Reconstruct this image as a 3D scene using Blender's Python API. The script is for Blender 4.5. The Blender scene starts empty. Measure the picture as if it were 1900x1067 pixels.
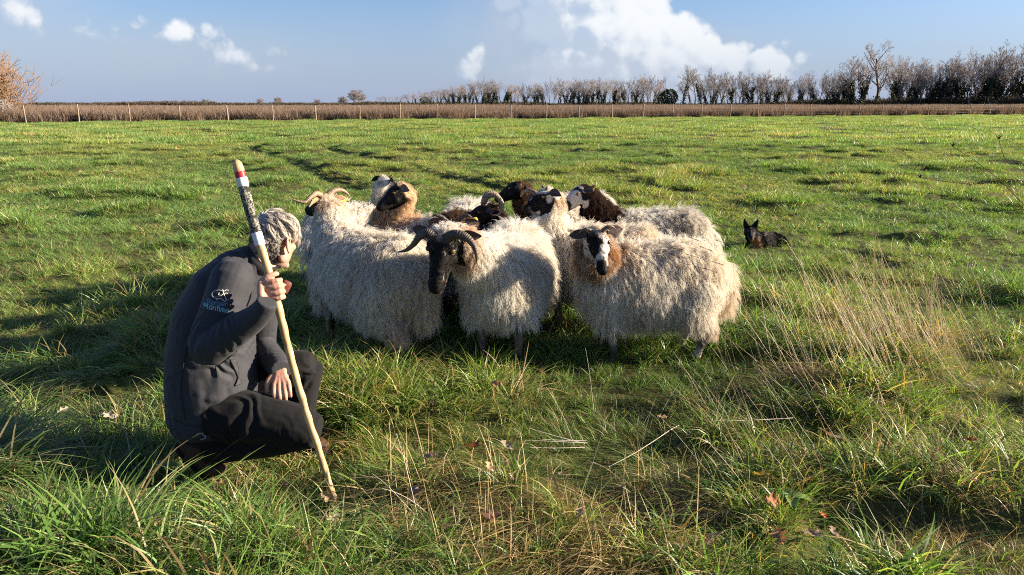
import bpy, bmesh, math, random
import numpy as np
from mathutils import Vector, Matrix, Quaternion, kdtree
from mathutils.bvhtree import BVHTree

scene = bpy.context.scene
COL = scene.collection
R = math.radians

# ------------------------------------------------------------------ camera
CAM_H, PITCH, FPX = 1.6, R(14.0), 1372.0
cam_d = bpy.data.cameras.new('camera')
cam = bpy.data.objects.new('camera', cam_d)
COL.objects.link(cam)
cam.location = (0, 0, CAM_H)
cam.rotation_euler = (math.pi / 2 - PITCH, 0, 0)
cam_d.sensor_width = 36.0
cam_d.lens = FPX / 1900.0 * 36.0
cam_d.clip_start = 0.05
cam_d.clip_end = 6000
scene.camera = cam

# ------------------------------------------------------------------ world
SUN_EL, SUN_AZ = R(17.5), R(87.5)          # azimuth clockwise from +Y (camera forward), +X is 90
TO_SUN = Vector((math.cos(SUN_EL) * math.sin(SUN_AZ), math.cos(SUN_EL) * math.cos(SUN_AZ), math.sin(SUN_EL)))
world = bpy.data.worlds.new('World')
scene.world = world
world.use_nodes = True
SKY_STRENGTH = 0.05
SUN_STRENGTH = 5.0
EXPOSURE = 1.74

sun_d = bpy.data.lights.new('sun', 'SUN')
sun_d.energy = SUN_STRENGTH
sun_d.angle = R(0.53)
sun_d.color = (1.0, 0.86, 0.68)
sun = bpy.data.objects.new('sun', sun_d)
COL.objects.link(sun)
sun.rotation_euler = TO_SUN.to_track_quat('Z', 'Y').to_euler()
sun.location = (30, -4, 12)

scene.view_settings.view_transform = 'Standard'
scene.view_settings.look = 'None'
scene.view_settings.gamma = 1.0
scene.view_settings.use_curve_mapping = False
scene.view_settings.exposure = EXPOSURE
scene.cycles.max_bounces = 8
scene.cycles.diffuse_bounces = 4
scene.cycles.transmission_bounces = 4
scene.cycles.transparent_max_bounces = 8
scene.cycles.use_adaptive_sampling = True
scene.cycles.adaptive_threshold = 0.01
scene.cycles.filter_width = 1.05
scene.cycles.caustics_reflective = False
scene.cycles.caustics_refractive = False
scene.cycles.sample_clamp_indirect = 4.0
scene.cycles.use_denoising = False
scene.render.film_transparent = False
try:
    scene.cycles_curves.shape = 'RIBBONS'
    scene.cycles_curves.subdivisions = 2
except Exception:
    pass


def P(px, py, Y):
    """world point seen at photo pixel (1900 wide) standing at world depth Y"""
    dx = (px - 950.0) / FPX
    dy = (533.5 - py) / FPX
    c, s = math.cos(PITCH), math.sin(PITCH)
    t = Y / (c + dy * s)
    return Vector((dx * t, Y, CAM_H + t * (-s + dy * c)))


def G(px, py, z=0.0):
    """world point on the level z seen at photo pixel"""
    dx = (px - 950.0) / FPX
    dy = (533.5 - py) / FPX
    c, s = math.cos(PITCH), math.sin(PITCH)
    t = (z - CAM_H) / (-s + dy * c)
    return Vector((dx * t, t * (c + dy * s), z))


# ------------------------------------------------------------------ node helpers
class NT:
    def __init__(self, tree):
        self.t = tree
        self.n = tree.nodes
        self.l = tree.links

    def node(self, typ, **kw):
        nd = self.n.new(typ)
        for k, v in kw.items():
            setattr(nd, k, v)
        return nd

    def put(self, sock, v):
        if isinstance(v, bpy.types.NodeSocket):
            self.l.new(v, sock)
        else:
            sock.default_value = v

    def math(self, op, a, b=0.0, c=None, clamp=False):
        nd = self.node('ShaderNodeMath', operation=op, use_clamp=clamp)
        self.put(nd.inputs[0], a)
        self.put(nd.inputs[1], b)
        if c is not None:
            self.put(nd.inputs[2], c)
        return nd.outputs[0]

    def vmath(self, op, a, b=(0, 0, 0)):
        nd = self.node('ShaderNodeVectorMath', operation=op)
        self.put(nd.inputs[0], a)
        self.put(nd.inputs[1], b)
        return nd.outputs[0]

    def mix(self, f, a, b, blend='MIX'):
        nd = self.node('ShaderNodeMix', data_type='RGBA', blend_type=blend)
        self.put(nd.inputs[0], f)
        self.put(nd.inputs[6], a)
        self.put(nd.inputs[7], b)
        return nd.outputs[2]

    def noise(self, vec, scale, detail=3.0, rough=0.55, dist=0.0, out=0):
        nd = self.node('ShaderNodeTexNoise')
        if vec is not None:
            self.l.new(vec, nd.inputs['Vector'])
        nd.inputs['Scale'].default_value = scale
        nd.inputs['Detail'].default_value = detail
        nd.inputs['Roughness'].default_value = rough
        nd.inputs['Distortion'].default_value = dist
        return nd.outputs[out]

    def ramp(self, fac, stops):
        nd = self.node('ShaderNodeValToRGB')
        els = nd.color_ramp.elements
        while len(els) < len(stops):
            els.new(0.5)
        for e, (p, c) in zip(els, stops):
            e.position = p
            e.color = c if len(c) == 4 else (*c, 1)
        self.l.new(fac, nd.inputs[0])
        return nd.outputs[0]

    def smooth(self, v, a, b, lo=0.0, hi=1.0):
        nd = self.node('ShaderNodeMapRange', interpolation_type='SMOOTHSTEP')
        self.put(nd.inputs['Value'], v)
        self.put(nd.inputs['From Min'], a)
        self.put(nd.inputs['From Max'], b)
        self.put(nd.inputs['To Min'], lo)
        self.put(nd.inputs['To Max'], hi)
        return nd.outputs[0]


def c4(c):
    return (c[0], c[1], c[2], 1.0)


# ------------------------------------------------------------------ sky with clouds
def build_world():
    nt = NT(world.node_tree)
    nt.n.clear()
    out = nt.node('ShaderNodeOutputWorld')
    bg = nt.node('ShaderNodeBackground')
    nt.l.new(bg.outputs[0], out.inputs[0])
    bg.inputs['Strength'].default_value = SKY_STRENGTH
    sky = nt.node('ShaderNodeTexSky', sky_type='NISHITA')
    sky.sun_disc = False
    sky.sun_elevation = SUN_EL
    sky.sun_rotation = SUN_AZ
    sky.altitude = 10
    sky.air_density = 1.0
    sky.dust_density = 0.6
    sky.ozone_density = 2.2
    tc = nt.node('ShaderNodeTexCoord')
    d = tc.outputs['Generated']
    sep = nt.node('ShaderNodeSeparateXYZ')
    nt.l.new(d, sep.inputs[0])
    az = nt.math('ARCTAN2', sep.outputs[0], sep.outputs[1])
    el = nt.math('ARCSINE', sep.outputs[2])

    # billowing detail as a node group, read here and again a bit nearer to the sun
    gt = bpy.data.node_groups.new('cloud_detail', 'ShaderNodeTree')
    gt.interface.new_socket('vec', in_out='INPUT', socket_type='NodeSocketVector')
    gt.interface.new_socket('field', in_out='OUTPUT', socket_type='NodeSocketFloat')
    g = NT(gt)
    gi = g.node('NodeGroupInput')
    go = g.node('NodeGroupOutput')
    v = gi.outputs[0]
    nz = g.node('ShaderNodeTexNoise', noise_dimensions='2D')
    g.l.new(v, nz.inputs['Vector'])
    nz.inputs['Scale'].default_value = 17.0
    nz.inputs['Detail'].default_value = 6.0
    nz.inputs['Roughness'].default_value = 0.62
    vor = g.node('ShaderNodeTexVoronoi', voronoi_dimensions='2D', feature='F1')
    g.l.new(v, vor.inputs['Vector'])
    vor.inputs['Scale'].default_value = 26.0
    vor.inputs['Detail'].default_value = 1.0
    vor.inputs['Roughness'].default_value = 0.45
    vd = vor.outputs['Distance']
    bil = g.math('SUBTRACT', 0.4, g.math('MULTIPLY', vd, vd))
    det = g.math('MULTIPLY_ADD', g.math('SUBTRACT', nz.outputs[0], 0.5), 1.5, g.math('MULTIPLY', bil, 0.7))
    g.l.new(det, go.inputs[0])

    def pa(x):
        return math.atan((x - 950) / FPX)

    def pe(y):
        return math.atan((191 - y) / FPX)
    # (x, y, rx, ry, gain) in photo pixels of the visible clouds
    blobs = [(1062, 5, 80, 76, 1.75), (1030, -50, 95, 75, 1.6), (1112, 84, 84, 72, 1.85), (1190, 110, 64, 54, 1.7),
             (1262, 122, 54, 42, 1.45), (1335, 130, 56, 34, 1.25), (1412, 128, 42, 34, 1.3), (1190, 150, 150, 36, 1.5), (1085, 125, 90, 64, 1.4),
             (884, 100, 20, 44, .8), (876, 132, 34, 30, .6), (340, 78, 75, 24, .62), (470, 118, 85, 28, .55), (225, 84, 60, 30, .38), (415, 88, 95, 40, .38),
             (5, 30, 100, 85, .62), (-420, 60, 300, 60, 1.0), (2500, 90, 420, 55, .9)]
    com = nt.node('ShaderNodeCombineXYZ')
    nt.l.new(az, com.inputs[0])
    nt.l.new(el, com.inputs[1])
    v0 = com.outputs[0]
    def heaps(vv):
        cur = None
        for (x, y, rx, ry, gain) in blobs:
            ca, ce = (pa(x) if -100 < x < 2000 else (x - 950) / FPX * 0.9), pe(y)
            dv = nt.node('ShaderNodeVectorMath', operation='MULTIPLY_ADD')
            nt.l.new(vv, dv.inputs[0])
            k1, k2 = FPX / rx * 0.74, FPX / ry * 0.74
            dv.inputs[1].default_value = (k1, k2, 0)
            dv.inputs[2].default_value = (-ca * k1, -ce * k2, 0)
            dt = nt.node('ShaderNodeVectorMath', operation='DOT_PRODUCT')
            nt.l.new(dv.outputs[0], dt.inputs[0])
            nt.l.new(dv.outputs[0], dt.inputs[1])
            b = nt.math('SUBTRACT', gain, dt.outputs['Value'])
            if cur is None:
                cur = b
            else:
                sm = nt.node('ShaderNodeMath', operation='SMOOTH_MAX')
                nt.l.new(cur, sm.inputs[0])
                nt.l.new(b, sm.inputs[1])
                sm.inputs[2].default_value = 0.3
                cur = sm.outputs[0]
        return nt.math('MAXIMUM', cur, -1.5)
    cur = heaps(v0)
    cur1 = heaps(nt.vmath('ADD', v0, (0.022, 0.020, 0)))

    def detail(vv):
        nd = nt.node('ShaderNodeGroup')
        nd.node_tree = gt
        nt.l.new(vv, nd.inputs[0])
        return nd.outputs[0]
    d0 = detail(v0)
    d1 = detail(nt.vmath('ADD', v0, (0.010, 0.008, 0)))
    f0 = nt.math('ADD', cur, nt.math('SUBTRACT', d0, 0.25))
    soft = nt.smooth(el, -0.01, 0.10)
    mask = nt.smooth(f0, 0.05, 0.55)
    mask = nt.math('MULTIPLY', mask, nt.math('MULTIPLY_ADD', soft, 0.75, 0.2), clamp=True)
    # sunlit side: thin towards the sun, or the rounded rim of the heap
    lit = nt.math('MULTIPLY_ADD', nt.math('SUBTRACT', d0, d1), 0.75, nt.math('MULTIPLY', nt.math('SUBTRACT', cur, cur1), 0.85))
    lit = nt.smooth(lit, -0.30, 0.62)
    mask = nt.math('MULTIPLY', mask, nt.math('MULTIPLY_ADD', nt.smooth(lit, 0.0, 0.6), 0.50, 0.50))
    ccol = nt.mix(lit, (3.75, 4.25, 5.05, 1), (5.75, 5.9, 6.05, 1))
    veil = nt.smooth(el, 0.16, -0.01)
    veil = nt.math('MULTIPLY', veil, 0.8)
    base = nt.mix(veil, nt.mix(1.0, sky.outputs[0], (0.72, 0.80, 1.06, 1), 'MULTIPLY'), (2.4, 2.95, 4.3, 1))
    # the dim body of the cloud bank under the sunlit heads
    bk = None
    for (x, y, rx, ry, gain) in ((1150, 120, 330, 75, 1.0), (980, 60, 180, 110, .8), (330, 110, 330, 60, .55), (60, 60, 160, 90, .6)):
        dv = nt.node('ShaderNodeVectorMath', operation='MULTIPLY_ADD')
        nt.l.new(v0, dv.inputs[0])
        k1, k2 = FPX / rx, FPX / ry
        dv.inputs[1].default_value = (k1, k2, 0)
        dv.inputs[2].default_value = (-pa(x) * k1, -pe(y) * k2, 0)
        ln = nt.node('ShaderNodeVectorMath', operation='LENGTH')
        nt.l.new(dv.outputs[0], ln.inputs[0])
        b = nt.math('MULTIPLY', nt.smooth(ln.outputs['Value'], 1.15, 0.1), gain)
        bk = b if bk is None else nt.math('MAXIMUM', bk, b)
    bk = nt.math('MULTIPLY', bk, nt.math('MULTIPLY_ADD', d0, 0.5, 0.75), clamp=True)
    base = nt.mix(bk, base, (3.15, 3.55, 4.25, 1))
    col = nt.mix(mask, base, ccol)
    nt.l.new(col, bg.inputs['Color'])
    world.cycles.sampling_method = 'MANUAL'
    world.cycles.sample_map_resolution = 512


build_world()


# ------------------------------------------------------------------ numpy noise
def _hash(ix, iy, iz, seed):
    h = (ix.astype(np.int64) * 374761393 + iy.astype(np.int64) * 668265263 + iz.astype(np.int64) * 2147483647 + seed * 974711) & 0xffffffff
    h = ((h ^ (h >> 13)) * 1274126177) & 0xffffffff
    h = (h ^ (h >> 16)) & 0xffffffff
    return h.astype(np.float64) / 4294967295.0


def vnoise(p, seed=0):
    """value noise 0..1 at points p (N,2|3)"""
    p = np.asarray(p, float)
    if p.shape[1] == 2:
        p = np.concatenate([p, np.zeros((len(p), 1))], 1)
    i = np.floor(p).astype(np.int64)
    f = p - i
    f = f * f * f * (f * (f * 6 - 15) + 10)
    r = 0
    for dx in (0, 1):
        wx = f[:, 0] if dx else 1 - f[:, 0]
        for dy in (0, 1):
            wy = f[:, 1] if dy else 1 - f[:, 1]
            for dz in (0, 1):
                wz = f[:, 2] if dz else 1 - f[:, 2]
                r = r + wx * wy * wz * _hash(i[:, 0] + dx, i[:, 1] + dy, i[:, 2] + dz, seed)
    return r


def fbm(p, seed=0, oct=3):
    s, a, t = 0, 1.0, 0
    p = np.asarray(p, float)
    for k in range(oct):
        s = s + a * vnoise(p * (2.03 ** k) + 17.3 * k, seed + k)
        t += a
        a *= 0.5
    return s / t


def sstep(x, a, b):
    t = np.clip((x - a) / (b - a), 0, 1)
    return t * t * (3 - 2 * t)


# ------------------------------------------------------------------ object helpers
def tag(o, label=None, cat=None, group=None, kind=None):
    if label:
        o['label'] = label
    if cat:
        o['category'] = cat
    if group:
        o['group'] = group
    if kind:
        o['kind'] = kind
    return o


def empty(name, loc=(0, 0, 0), rz=0.0):
    o = bpy.data.objects.new(name, None)
    o.empty_display_size = 0.1
    o.location = loc
    o.rotation_euler = (0, 0, rz)
    COL.objects.link(o)
    return o


def add_obj(name, data, mat=None, parent=None):
    o = bpy.data.objects.new(name, data)
    COL.objects.link(o)
    if mat is not None:
        data.materials.append(mat)
    if parent is not None:
        o.parent = parent
    return o


def mesh_np(name, verts, faces, smooth=True, cols=None, cname='col'):
    """mesh from arrays; faces (M,3) or (M,4) array or list of lists"""
    me = bpy.data.meshes.new(name)
    verts = np.asarray(verts, np.float32)
    if isinstance(faces, np.ndarray):
        m, k = faces.shape
        me.vertices.add(len(verts))
        me.vertices.foreach_set('co', verts.ravel())
        me.loops.add(m * k)
        me.loops.foreach_set('vertex_index', faces.astype(np.int32).ravel())
        me.polygons.add(m)
        me.polygons.foreach_set('loop_start', np.arange(0, m * k, k, dtype=np.int32))
        me.polygons.foreach_set('loop_total', np.full(m, k, np.int32))
        me.update(calc_edges=True)
    else:
        me.from_pydata([tuple(v) for v in verts], [], faces)
        me.update()
    if smooth:
        me.polygons.foreach_set('use_smooth', np.ones(len(me.polygons), bool))
    if cols is not None:
        set_col(me, cols, cname)
    return me


def set_col(me, cols, cname='col'):
    cols = np.asarray(cols, np.float32)
    if cols.shape[1] == 3:
        cols = np.concatenate([cols, np.ones((len(cols), 1), np.float32)], 1)
    at = me.attributes.get(cname) or me.attributes.new(cname, 'FLOAT_COLOR', 'POINT')
    at.data.foreach_set('color', cols.ravel())


def get_co(me):
    a = np.empty(len(me.vertices) * 3, np.float32)
    me.vertices.foreach_get('co', a)
    return a.reshape(-1, 3).astype(float)


class MB:
    """collects closed shapes into one mesh"""
    def __init__(self):
        self.v = []
        self.f = []
        self.c = []
        self.col = (1, 1, 1)

    def add(self, verts, faces):
        b = len(self.v)
        self.v.extend([tuple(x) for x in verts])
        self.f.extend([[i + b for i in f] for f in faces])
        self.c.extend([self.col] * len(verts))

    def loft(self, secs, n=20, power=2.0):
        """secs: (centre, ra, rb, adir); the section plane is normal to the path; ra along adir"""
        cs = [Vector(s[0]) for s in secs]
        rings = []
        for i, s in enumerate(secs):
            t = (cs[min(i + 1, len(cs) - 1)] - cs[max(i - 1, 0)]).normalized()
            a = Vector(s[3])
            a = a - t * a.dot(t)
            if a.length < 1e-4:
                a = t.orthogonal()
            a.normalize()
            b = t.cross(a)
            ring = []
            for k in range(n):
                th = 2 * math.pi * k / n
                ct, st = math.cos(th), math.sin(th)
                if power != 2.0:
                    ct = math.copysign(abs(ct) ** (2 / power), ct)
                    st = math.copysign(abs(st) ** (2 / power), st)
                ring.append(cs[i] + a * (s[1] * ct) + b * (s[2] * st))
            rings.append(ring)
        vs = [v for r in rings for v in r]
        fs = []
        for i in range(len(rings) - 1):
            for k in range(n):
                k2 = (k + 1) % n
                fs.append([i * n + k, i * n + k2, (i + 1) * n + k2, (i + 1) * n + k])
        c0, c1 = len(vs), len(vs) + 1
        vs += [cs[0], cs[-1]]
        m = (len(rings) - 1) * n
        for k in range(n):
            k2 = (k + 1) % n
            fs.append([c0, k2, k])
            fs.append([c1, m + k, m + k2])
        self.add(vs, fs)
        return self

    def tube(self, pts, radii, n=10, sub=0):
        pts = [Vector(p) for p in pts]
        if not hasattr(radii, '__len__'):
            radii = [radii] * len(pts)
        if sub:
            pts, radii = catmull(pts, radii, sub)
        ref = Vector((0.31, 0.22, 0.93))
        # parallel transport
        secs = []
        t = (pts[1] - pts[0]).normalized()
        a = (ref - t * ref.dot(t)).normalized()
        for i, p in enumerate(pts):
            t2 = (pts[min(i + 1, len(pts) - 1)] - pts[max(i - 1, 0)]).normalized()
            a = (a - t2 * a.dot(t2))
            a = a.normalized() if a.length > 1e-5 else t2.orthogonal().normalized()
            secs.append((p, radii[i], radii[i], a.copy()))
        return self.loft(secs, n)

    def ball(self, c, rx, ry=None, rz=None, rot=None, n=16):
        ry = ry or rx
        rz = rz or rx
        c = Vector(c)
        vs, fs = [], []
        m = max(6, n // 2)
        rot = rot or Matrix.Identity(3)
        for i in range(1, m):
            ph = math.pi * i / m
            for k in range(n):
                th = 2 * math.pi * k / n
                vs.append(c + rot @ Vector((rx * math.sin(ph) * math.cos(th), ry * math.sin(ph) * math.sin(th), rz * math.cos(ph))))
        for i in range(m - 2):
            for k in range(n):
                k2 = (k + 1) % n
                fs.append([i * n + k, (i + 1) * n + k, (i + 1) * n + k2, i * n + k2])
        top, bot = len(vs), len(vs) + 1
        vs += [c + rot @ Vector((0, 0, rz)), c - rot @ Vector((0, 0, rz))]
        for k in range(n):
            k2 = (k + 1) % n
            fs.append([top, k, k2])
            fs.append([bot, (m - 2) * n + k2, (m - 2) * n + k])
        self.add(vs, fs)
        return self

    def mesh(self, name, smooth=True, col=False):
        me = bpy.data.meshes.new(name)
        me.from_pydata(self.v, [], self.f)
        me.update()
        if smooth:
            me.polygons.foreach_set('use_smooth', np.ones(len(me.polygons), bool))
        if col:
            set_col(me, self.c)
        return me


def catmull(pts, radii, sub):
    pts = [Vector(p) for p in pts]
    n = len(pts)
    op, orr = [], []
    for i in range(n - 1):
        p0, p1, p2, p3 = pts[max(i - 1, 0)], pts[i], pts[i + 1], pts[min(i + 2, n - 1)]
        for k in range(sub):
            t = k / sub
            op.append(0.5 * ((2 * p1) + (p2 - p0) * t + (2 * p0 - 5 * p1 + 4 * p2 - p3) * t * t + (3 * p1 - p0 - 3 * p2 + p3) * t ** 3))
            orr.append(radii[i] * (1 - t) + radii[i + 1] * t)
    op.append(pts[-1])
    orr.append(radii[-1])
    return op, orr


def fuse(mb, name, voxel, smooth=4, fac=0.5):
    """one continuous skin over all the shapes in mb"""
    me = mb.mesh(name + '_src')
    o = bpy.data.objects.new(name + '_tmp', me)
    COL.objects.link(o)
    m = o.modifiers.new('r', 'REMESH')
    m.mode = 'VOXEL'
    m.voxel_size = voxel
    m.use_smooth_shade = True
    if smooth:
        s = o.modifiers.new('s', 'SMOOTH')
        s.factor = fac
        s.iterations = smooth
    dg = bpy.context.evaluated_depsgraph_get()
    ev = o.evaluated_get(dg)
    new = bpy.data.meshes.new_from_object(ev)
    new.name = name
    bpy.data.objects.remove(o)
    bpy.data.meshes.remove(me)
    new.polygons.foreach_set('use_smooth', np.ones(len(new.polygons), bool))
    return new


# ------------------------------------------------------------------ materials
def mat_new(name):
    m = bpy.data.materials.new(name)
    m.use_nodes = True
    nt = NT(m.node_tree)
    nt.n.clear()
    out = nt.node('ShaderNodeOutputMaterial')
    return m, nt, out


def mat_principled(name, color, rough=0.6, spec=0.3, bump=None, var=0.0, vscale=20.0, sheen=0.0, metal=0.0, sss=0.0):
    """colour: rgb or ('attr', name)"""
    m, nt, out = mat_new(name)
    b = nt.node('ShaderNodeBsdfPrincipled')
    nt.l.new(b.outputs[0], out.inputs[0])
    tc = nt.node('ShaderNodeTexCoord')
    if isinstance(color[0], str):
        at = nt.node('ShaderNodeAttribute', attribute_name=color[1])
        c = at.outputs['Color']
    else:
        c = nt.node('ShaderNodeRGB').outputs[0]
        c.default_value = c4(color)
    if var:
        nz = nt.noise(tc.outputs['Object'], vscale, 4, 0.6)
        f = nt.math('MULTIPLY_ADD', nz, 2 * var, 1 - var)
        c = nt.mix(1.0, c, nt.vmath('SCALE', (1, 1, 1)), 'MULTIPLY') if False else nt.mix(1.0, c, f, 'MULTIPLY')
    nt.put(b.inputs['Base Color'], c)
    b.inputs['Roughness'].default_value = rough
    b.inputs['Specular IOR Level'].default_value = spec
    b.inputs['Metallic'].default_value = metal
    if sheen:
        b.inputs['Sheen Weight'].default_value = sheen
        b.inputs['Sheen Roughness'].default_value = 0.5
    if sss:
        b.inputs['Subsurface Weight'].default_value = sss
        b.inputs['Subsurface Radius'].default_value = (0.012, 0.004, 0.002)
        b.inputs['Subsurface Scale'].default_value = 1.0
    if bump:
        h = None
        for (sc, st, stretch) in bump:
            mp = nt.node('ShaderNodeMapping')
            nt.l.new(tc.outputs['Object'], mp.inputs[0])
            mp.inputs['Scale'].default_value = stretch
            nz = nt.noise(mp.outputs[0], sc, 3, 0.6)
            nz = nt.math('MULTIPLY', nz, st)
            h = nz if h is None else nt.math('ADD', h, nz)
        bp = nt.node('ShaderNodeBump')
        bp.inputs['Strength'].default_value = 1.0
        bp.inputs['Distance'].default_value = 1.0
        nt.l.new(h, bp.inputs['Height'])
        nt.l.new(bp.outputs[0], b.inputs['Normal'])
    return m


def mat_leafy(name, attr='col', tint_attr=None, trans=0.35, rough=0.55, spec=0.25, tcol=(1.25, 1.15, 0.55)):
    """thin leaf or hair: reflects and lets light through; colour from the mesh, tint from the instance"""
    m, nt, out = mat_new(name)
    at = nt.node('ShaderNodeAttribute', attribute_name=attr)
    c = at.outputs['Color']
    if tint_attr:
        ti = nt.node('ShaderNodeAttribute', attribute_name=tint_attr, attribute_type='INSTANCER')
        c = nt.mix(1.0, c, ti.outputs['Color'], 'MULTIPLY')
    b = nt.node('ShaderNodeBsdfPrincipled')
    nt.l.new(c, b.inputs['Base Color'])
    b.inputs['Roughness'].default_value = rough
    b.inputs['Specular IOR Level'].default_value = spec
    t = nt.node('ShaderNodeBsdfTranslucent')
    nt.l.new(nt.mix(1.0, c, c4(tcol), 'MULTIPLY'), t.inputs[0])
    mx = nt.node('ShaderNodeMixShader')
    mx.inputs[0].default_value = trans
    nt.l.new(b.outputs[0], mx.inputs[1])
    nt.l.new(t.outputs[0], mx.inputs[2])
    nt.l.new(mx.outputs[0], out.inputs[0])
    return m


M = {}
M['grass'] = mat_leafy('grass_blade', 'col', 'tint', 0.40, 0.42, 0.42, (1.15, 1.2, 0.55))
M['straw'] = mat_leafy('dry_stalk', 'col', None, 0.25, 0.6, 0.2, (1.1, 1.0, 0.7))
M['leaf'] = mat_leafy('fallen_leaf', 'col', None, 0.2, 0.8, 0.05, (1.2, 0.9, 0.5))
M['ivy'] = mat_leafy('ivy_leaf', 'col', None, 0.15, 0.5, 0.3, (1.0, 1.1, 0.5))
M['wool'] = mat_leafy('wool', 'col', None, 0.46, 0.75, 0.1, (1.0, 0.97, 0.9))
M['hair'] = mat_leafy('grey_hair', 'col', None, 0.25, 0.45, 0.4, (1.0, 0.97, 0.9))
M['coat'] = mat_leafy('short_coat', 'col', None, 0.15, 0.7, 0.08, (1.0, 0.95, 0.9))
M['hide'] = mat_principled('short_fur', ('attr', 'col'), 0.6, 0.12, bump=[(140, 0.0015, (1, 1, 1)), (45, .002, (1, 1, 1))], var=0.22, vscale=60)
M['horn'] = mat_principled('horn', ('attr', 'col'), 0.5, 0.35, bump=[(160, 0.002, (1, 1, 1))], var=0.25, vscale=70)
M['eye'] = mat_principled('eye', ('attr', 'col'), 0.08, 0.6)
M['tagy'] = mat_principled('yellow_plastic', (0.75, 0.62, 0.05), 0.4, 0.4)
M['bark'] = mat_principled('bark', (0.17, 0.14, 0.115), 0.85, 0.15, bump=[(6, 0.06, (1, 1, .3))], var=0.35, vscale=3)
M['twig'] = mat_principled('twig', (0.24, 0.205, 0.185), 0.8, 0.15, var=0.3, vscale=0.6)
M['twig_orange'] = mat_principled('willow_twig', (0.24, 0.15, 0.085), 0.75, 0.2, var=0.3, vscale=0.8)
M['post'] = mat_principled('weathered_post', (0.27, 0.21, 0.155), 0.85, 0.15, bump=[(30, 0.01, (1, 1, .15))], var=0.35, vscale=8)
M['wire'] = mat_principled('galvanised_wire', (0.35, 0.34, 0.33), 0.45, 0.5, metal=0.8)

# ------------------------------------------------------------------ terrain
FA, FB = np.array([-40.5, 63.0]), np.array([73.5, 108.0])       # the wire fence runs from FA to FB
FDIR = (FB - FA) / np.linalg.norm(FB - FA)
FNRM = np.array([-FDIR[1], FDIR[0]])                            # points away from the camera


def fence_dist(x, y):
    return (x - FA[0]) * FNRM[0] + (y - FA[1]) * FNRM[1]


RUTS = [[(330, 229), (352, 235), (397, 249), (469, 275), (499, 288), (562, 312), (610, 330), (680, 356)],
        [(420, 229), (455, 236), (514, 250), (600, 273), (690, 296), (780, 318), (880, 342), (960, 362)]]
RUTS = [[(G(*p).x, G(*p).y) for p in r] for r in RUTS]


def rut_dist(x, y):
    d = np.full(x.shape, 1e9)
    for r in RUTS:
        for (x0, y0), (x1, y1) in zip(r[:-1], r[1:]):
            dx, dy = x1 - x0, y1 - y0
            t = np.clip(((x - x0) * dx + (y - y0) * dy) / (dx * dx + dy * dy), 0, 1)
            d = np.minimum(d, np.hypot(x - x0 - t * dx, y - y0 - t * dy))
    return d


def tussock(x, y):
    """0..1 where the grass stands in thick hummocks"""
    p = np.stack([x, y], 1)
    a = fbm(p * np.array([0.9, 1.0]) + 3.1, 11, 3)
    return sstep(a, 0.55, 0.72)


def tussock2(x, y):
    """smaller clumps of the rank grass near the camera"""
    p = np.stack([x, y], 1)
    return sstep(fbm(p * np.array([1.5, 2.1]) + 6.4, 13, 2), 0.48, 0.68)


def gh(x, y):
    x = np.atleast_1d(np.asarray(x, float))
    y = np.atleast_1d(np.asarray(y, float))
    p = np.stack([x, y], 1)
    r = np.hypot(x, y)
    fade = np.clip(1.2 - r / 130.0, 0.0, 1.0)
    amp = 0.35 + 0.65 * sstep(y, 6.0, 9.0)
    z = amp * 0.10 * tussock(x, y) + 0.05 * amp * (fbm(p * 2.3, 5, 2) - 0.5) + 0.10 * amp * (fbm(p * 0.22, 8, 2) - 0.5)
    nearf = np.clip((7.5 - y) / 2.5, 0, 1) * (y > -2)
    z = z + 0.085 * nearf * tussock2(x, y)
    z = z * fade
    # humps at the right edge of the foreground and the hollow in the middle
    for (cx, cy, rx, ry, h) in ((2.3, 3.9, 0.9, 0.7, 0.05), (1.9, 2.6, 0.6, 0.4, 0.05), (-2.0, 4.6, .9, .5, .05), (-1.6, 2.3, 0.8, 0.35, 0.05)):
        z = z + h * np.exp(-((x - cx) / rx) ** 2 - ((y - cy) / ry) ** 2)
    for (cx, cy, r) in ((-1.15, 2.98, .55), (-.63, 2.60, .30), (.0, 4.6, .7), (-.9, 4.7, .7), (.8, 4.6, .7), (.4, 5.4, .8), (-.4, 5.5, .8)):
        k = np.clip(1.5 - np.hypot(x - cx, y - cy) / r, 0, 1)
        z = z * (1 - k) + (0.0 if cy < 4 else 0.03) * k
    rd = rut_dist(x, y)
    w = 0.18 + 0.004 * y
    z = z - (0.11 + 0.0015 * y) * np.exp(-(rd / w) ** 2) + 0.03 * np.exp(-((rd - 2.2 * w) / w) ** 2)
    return z


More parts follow.
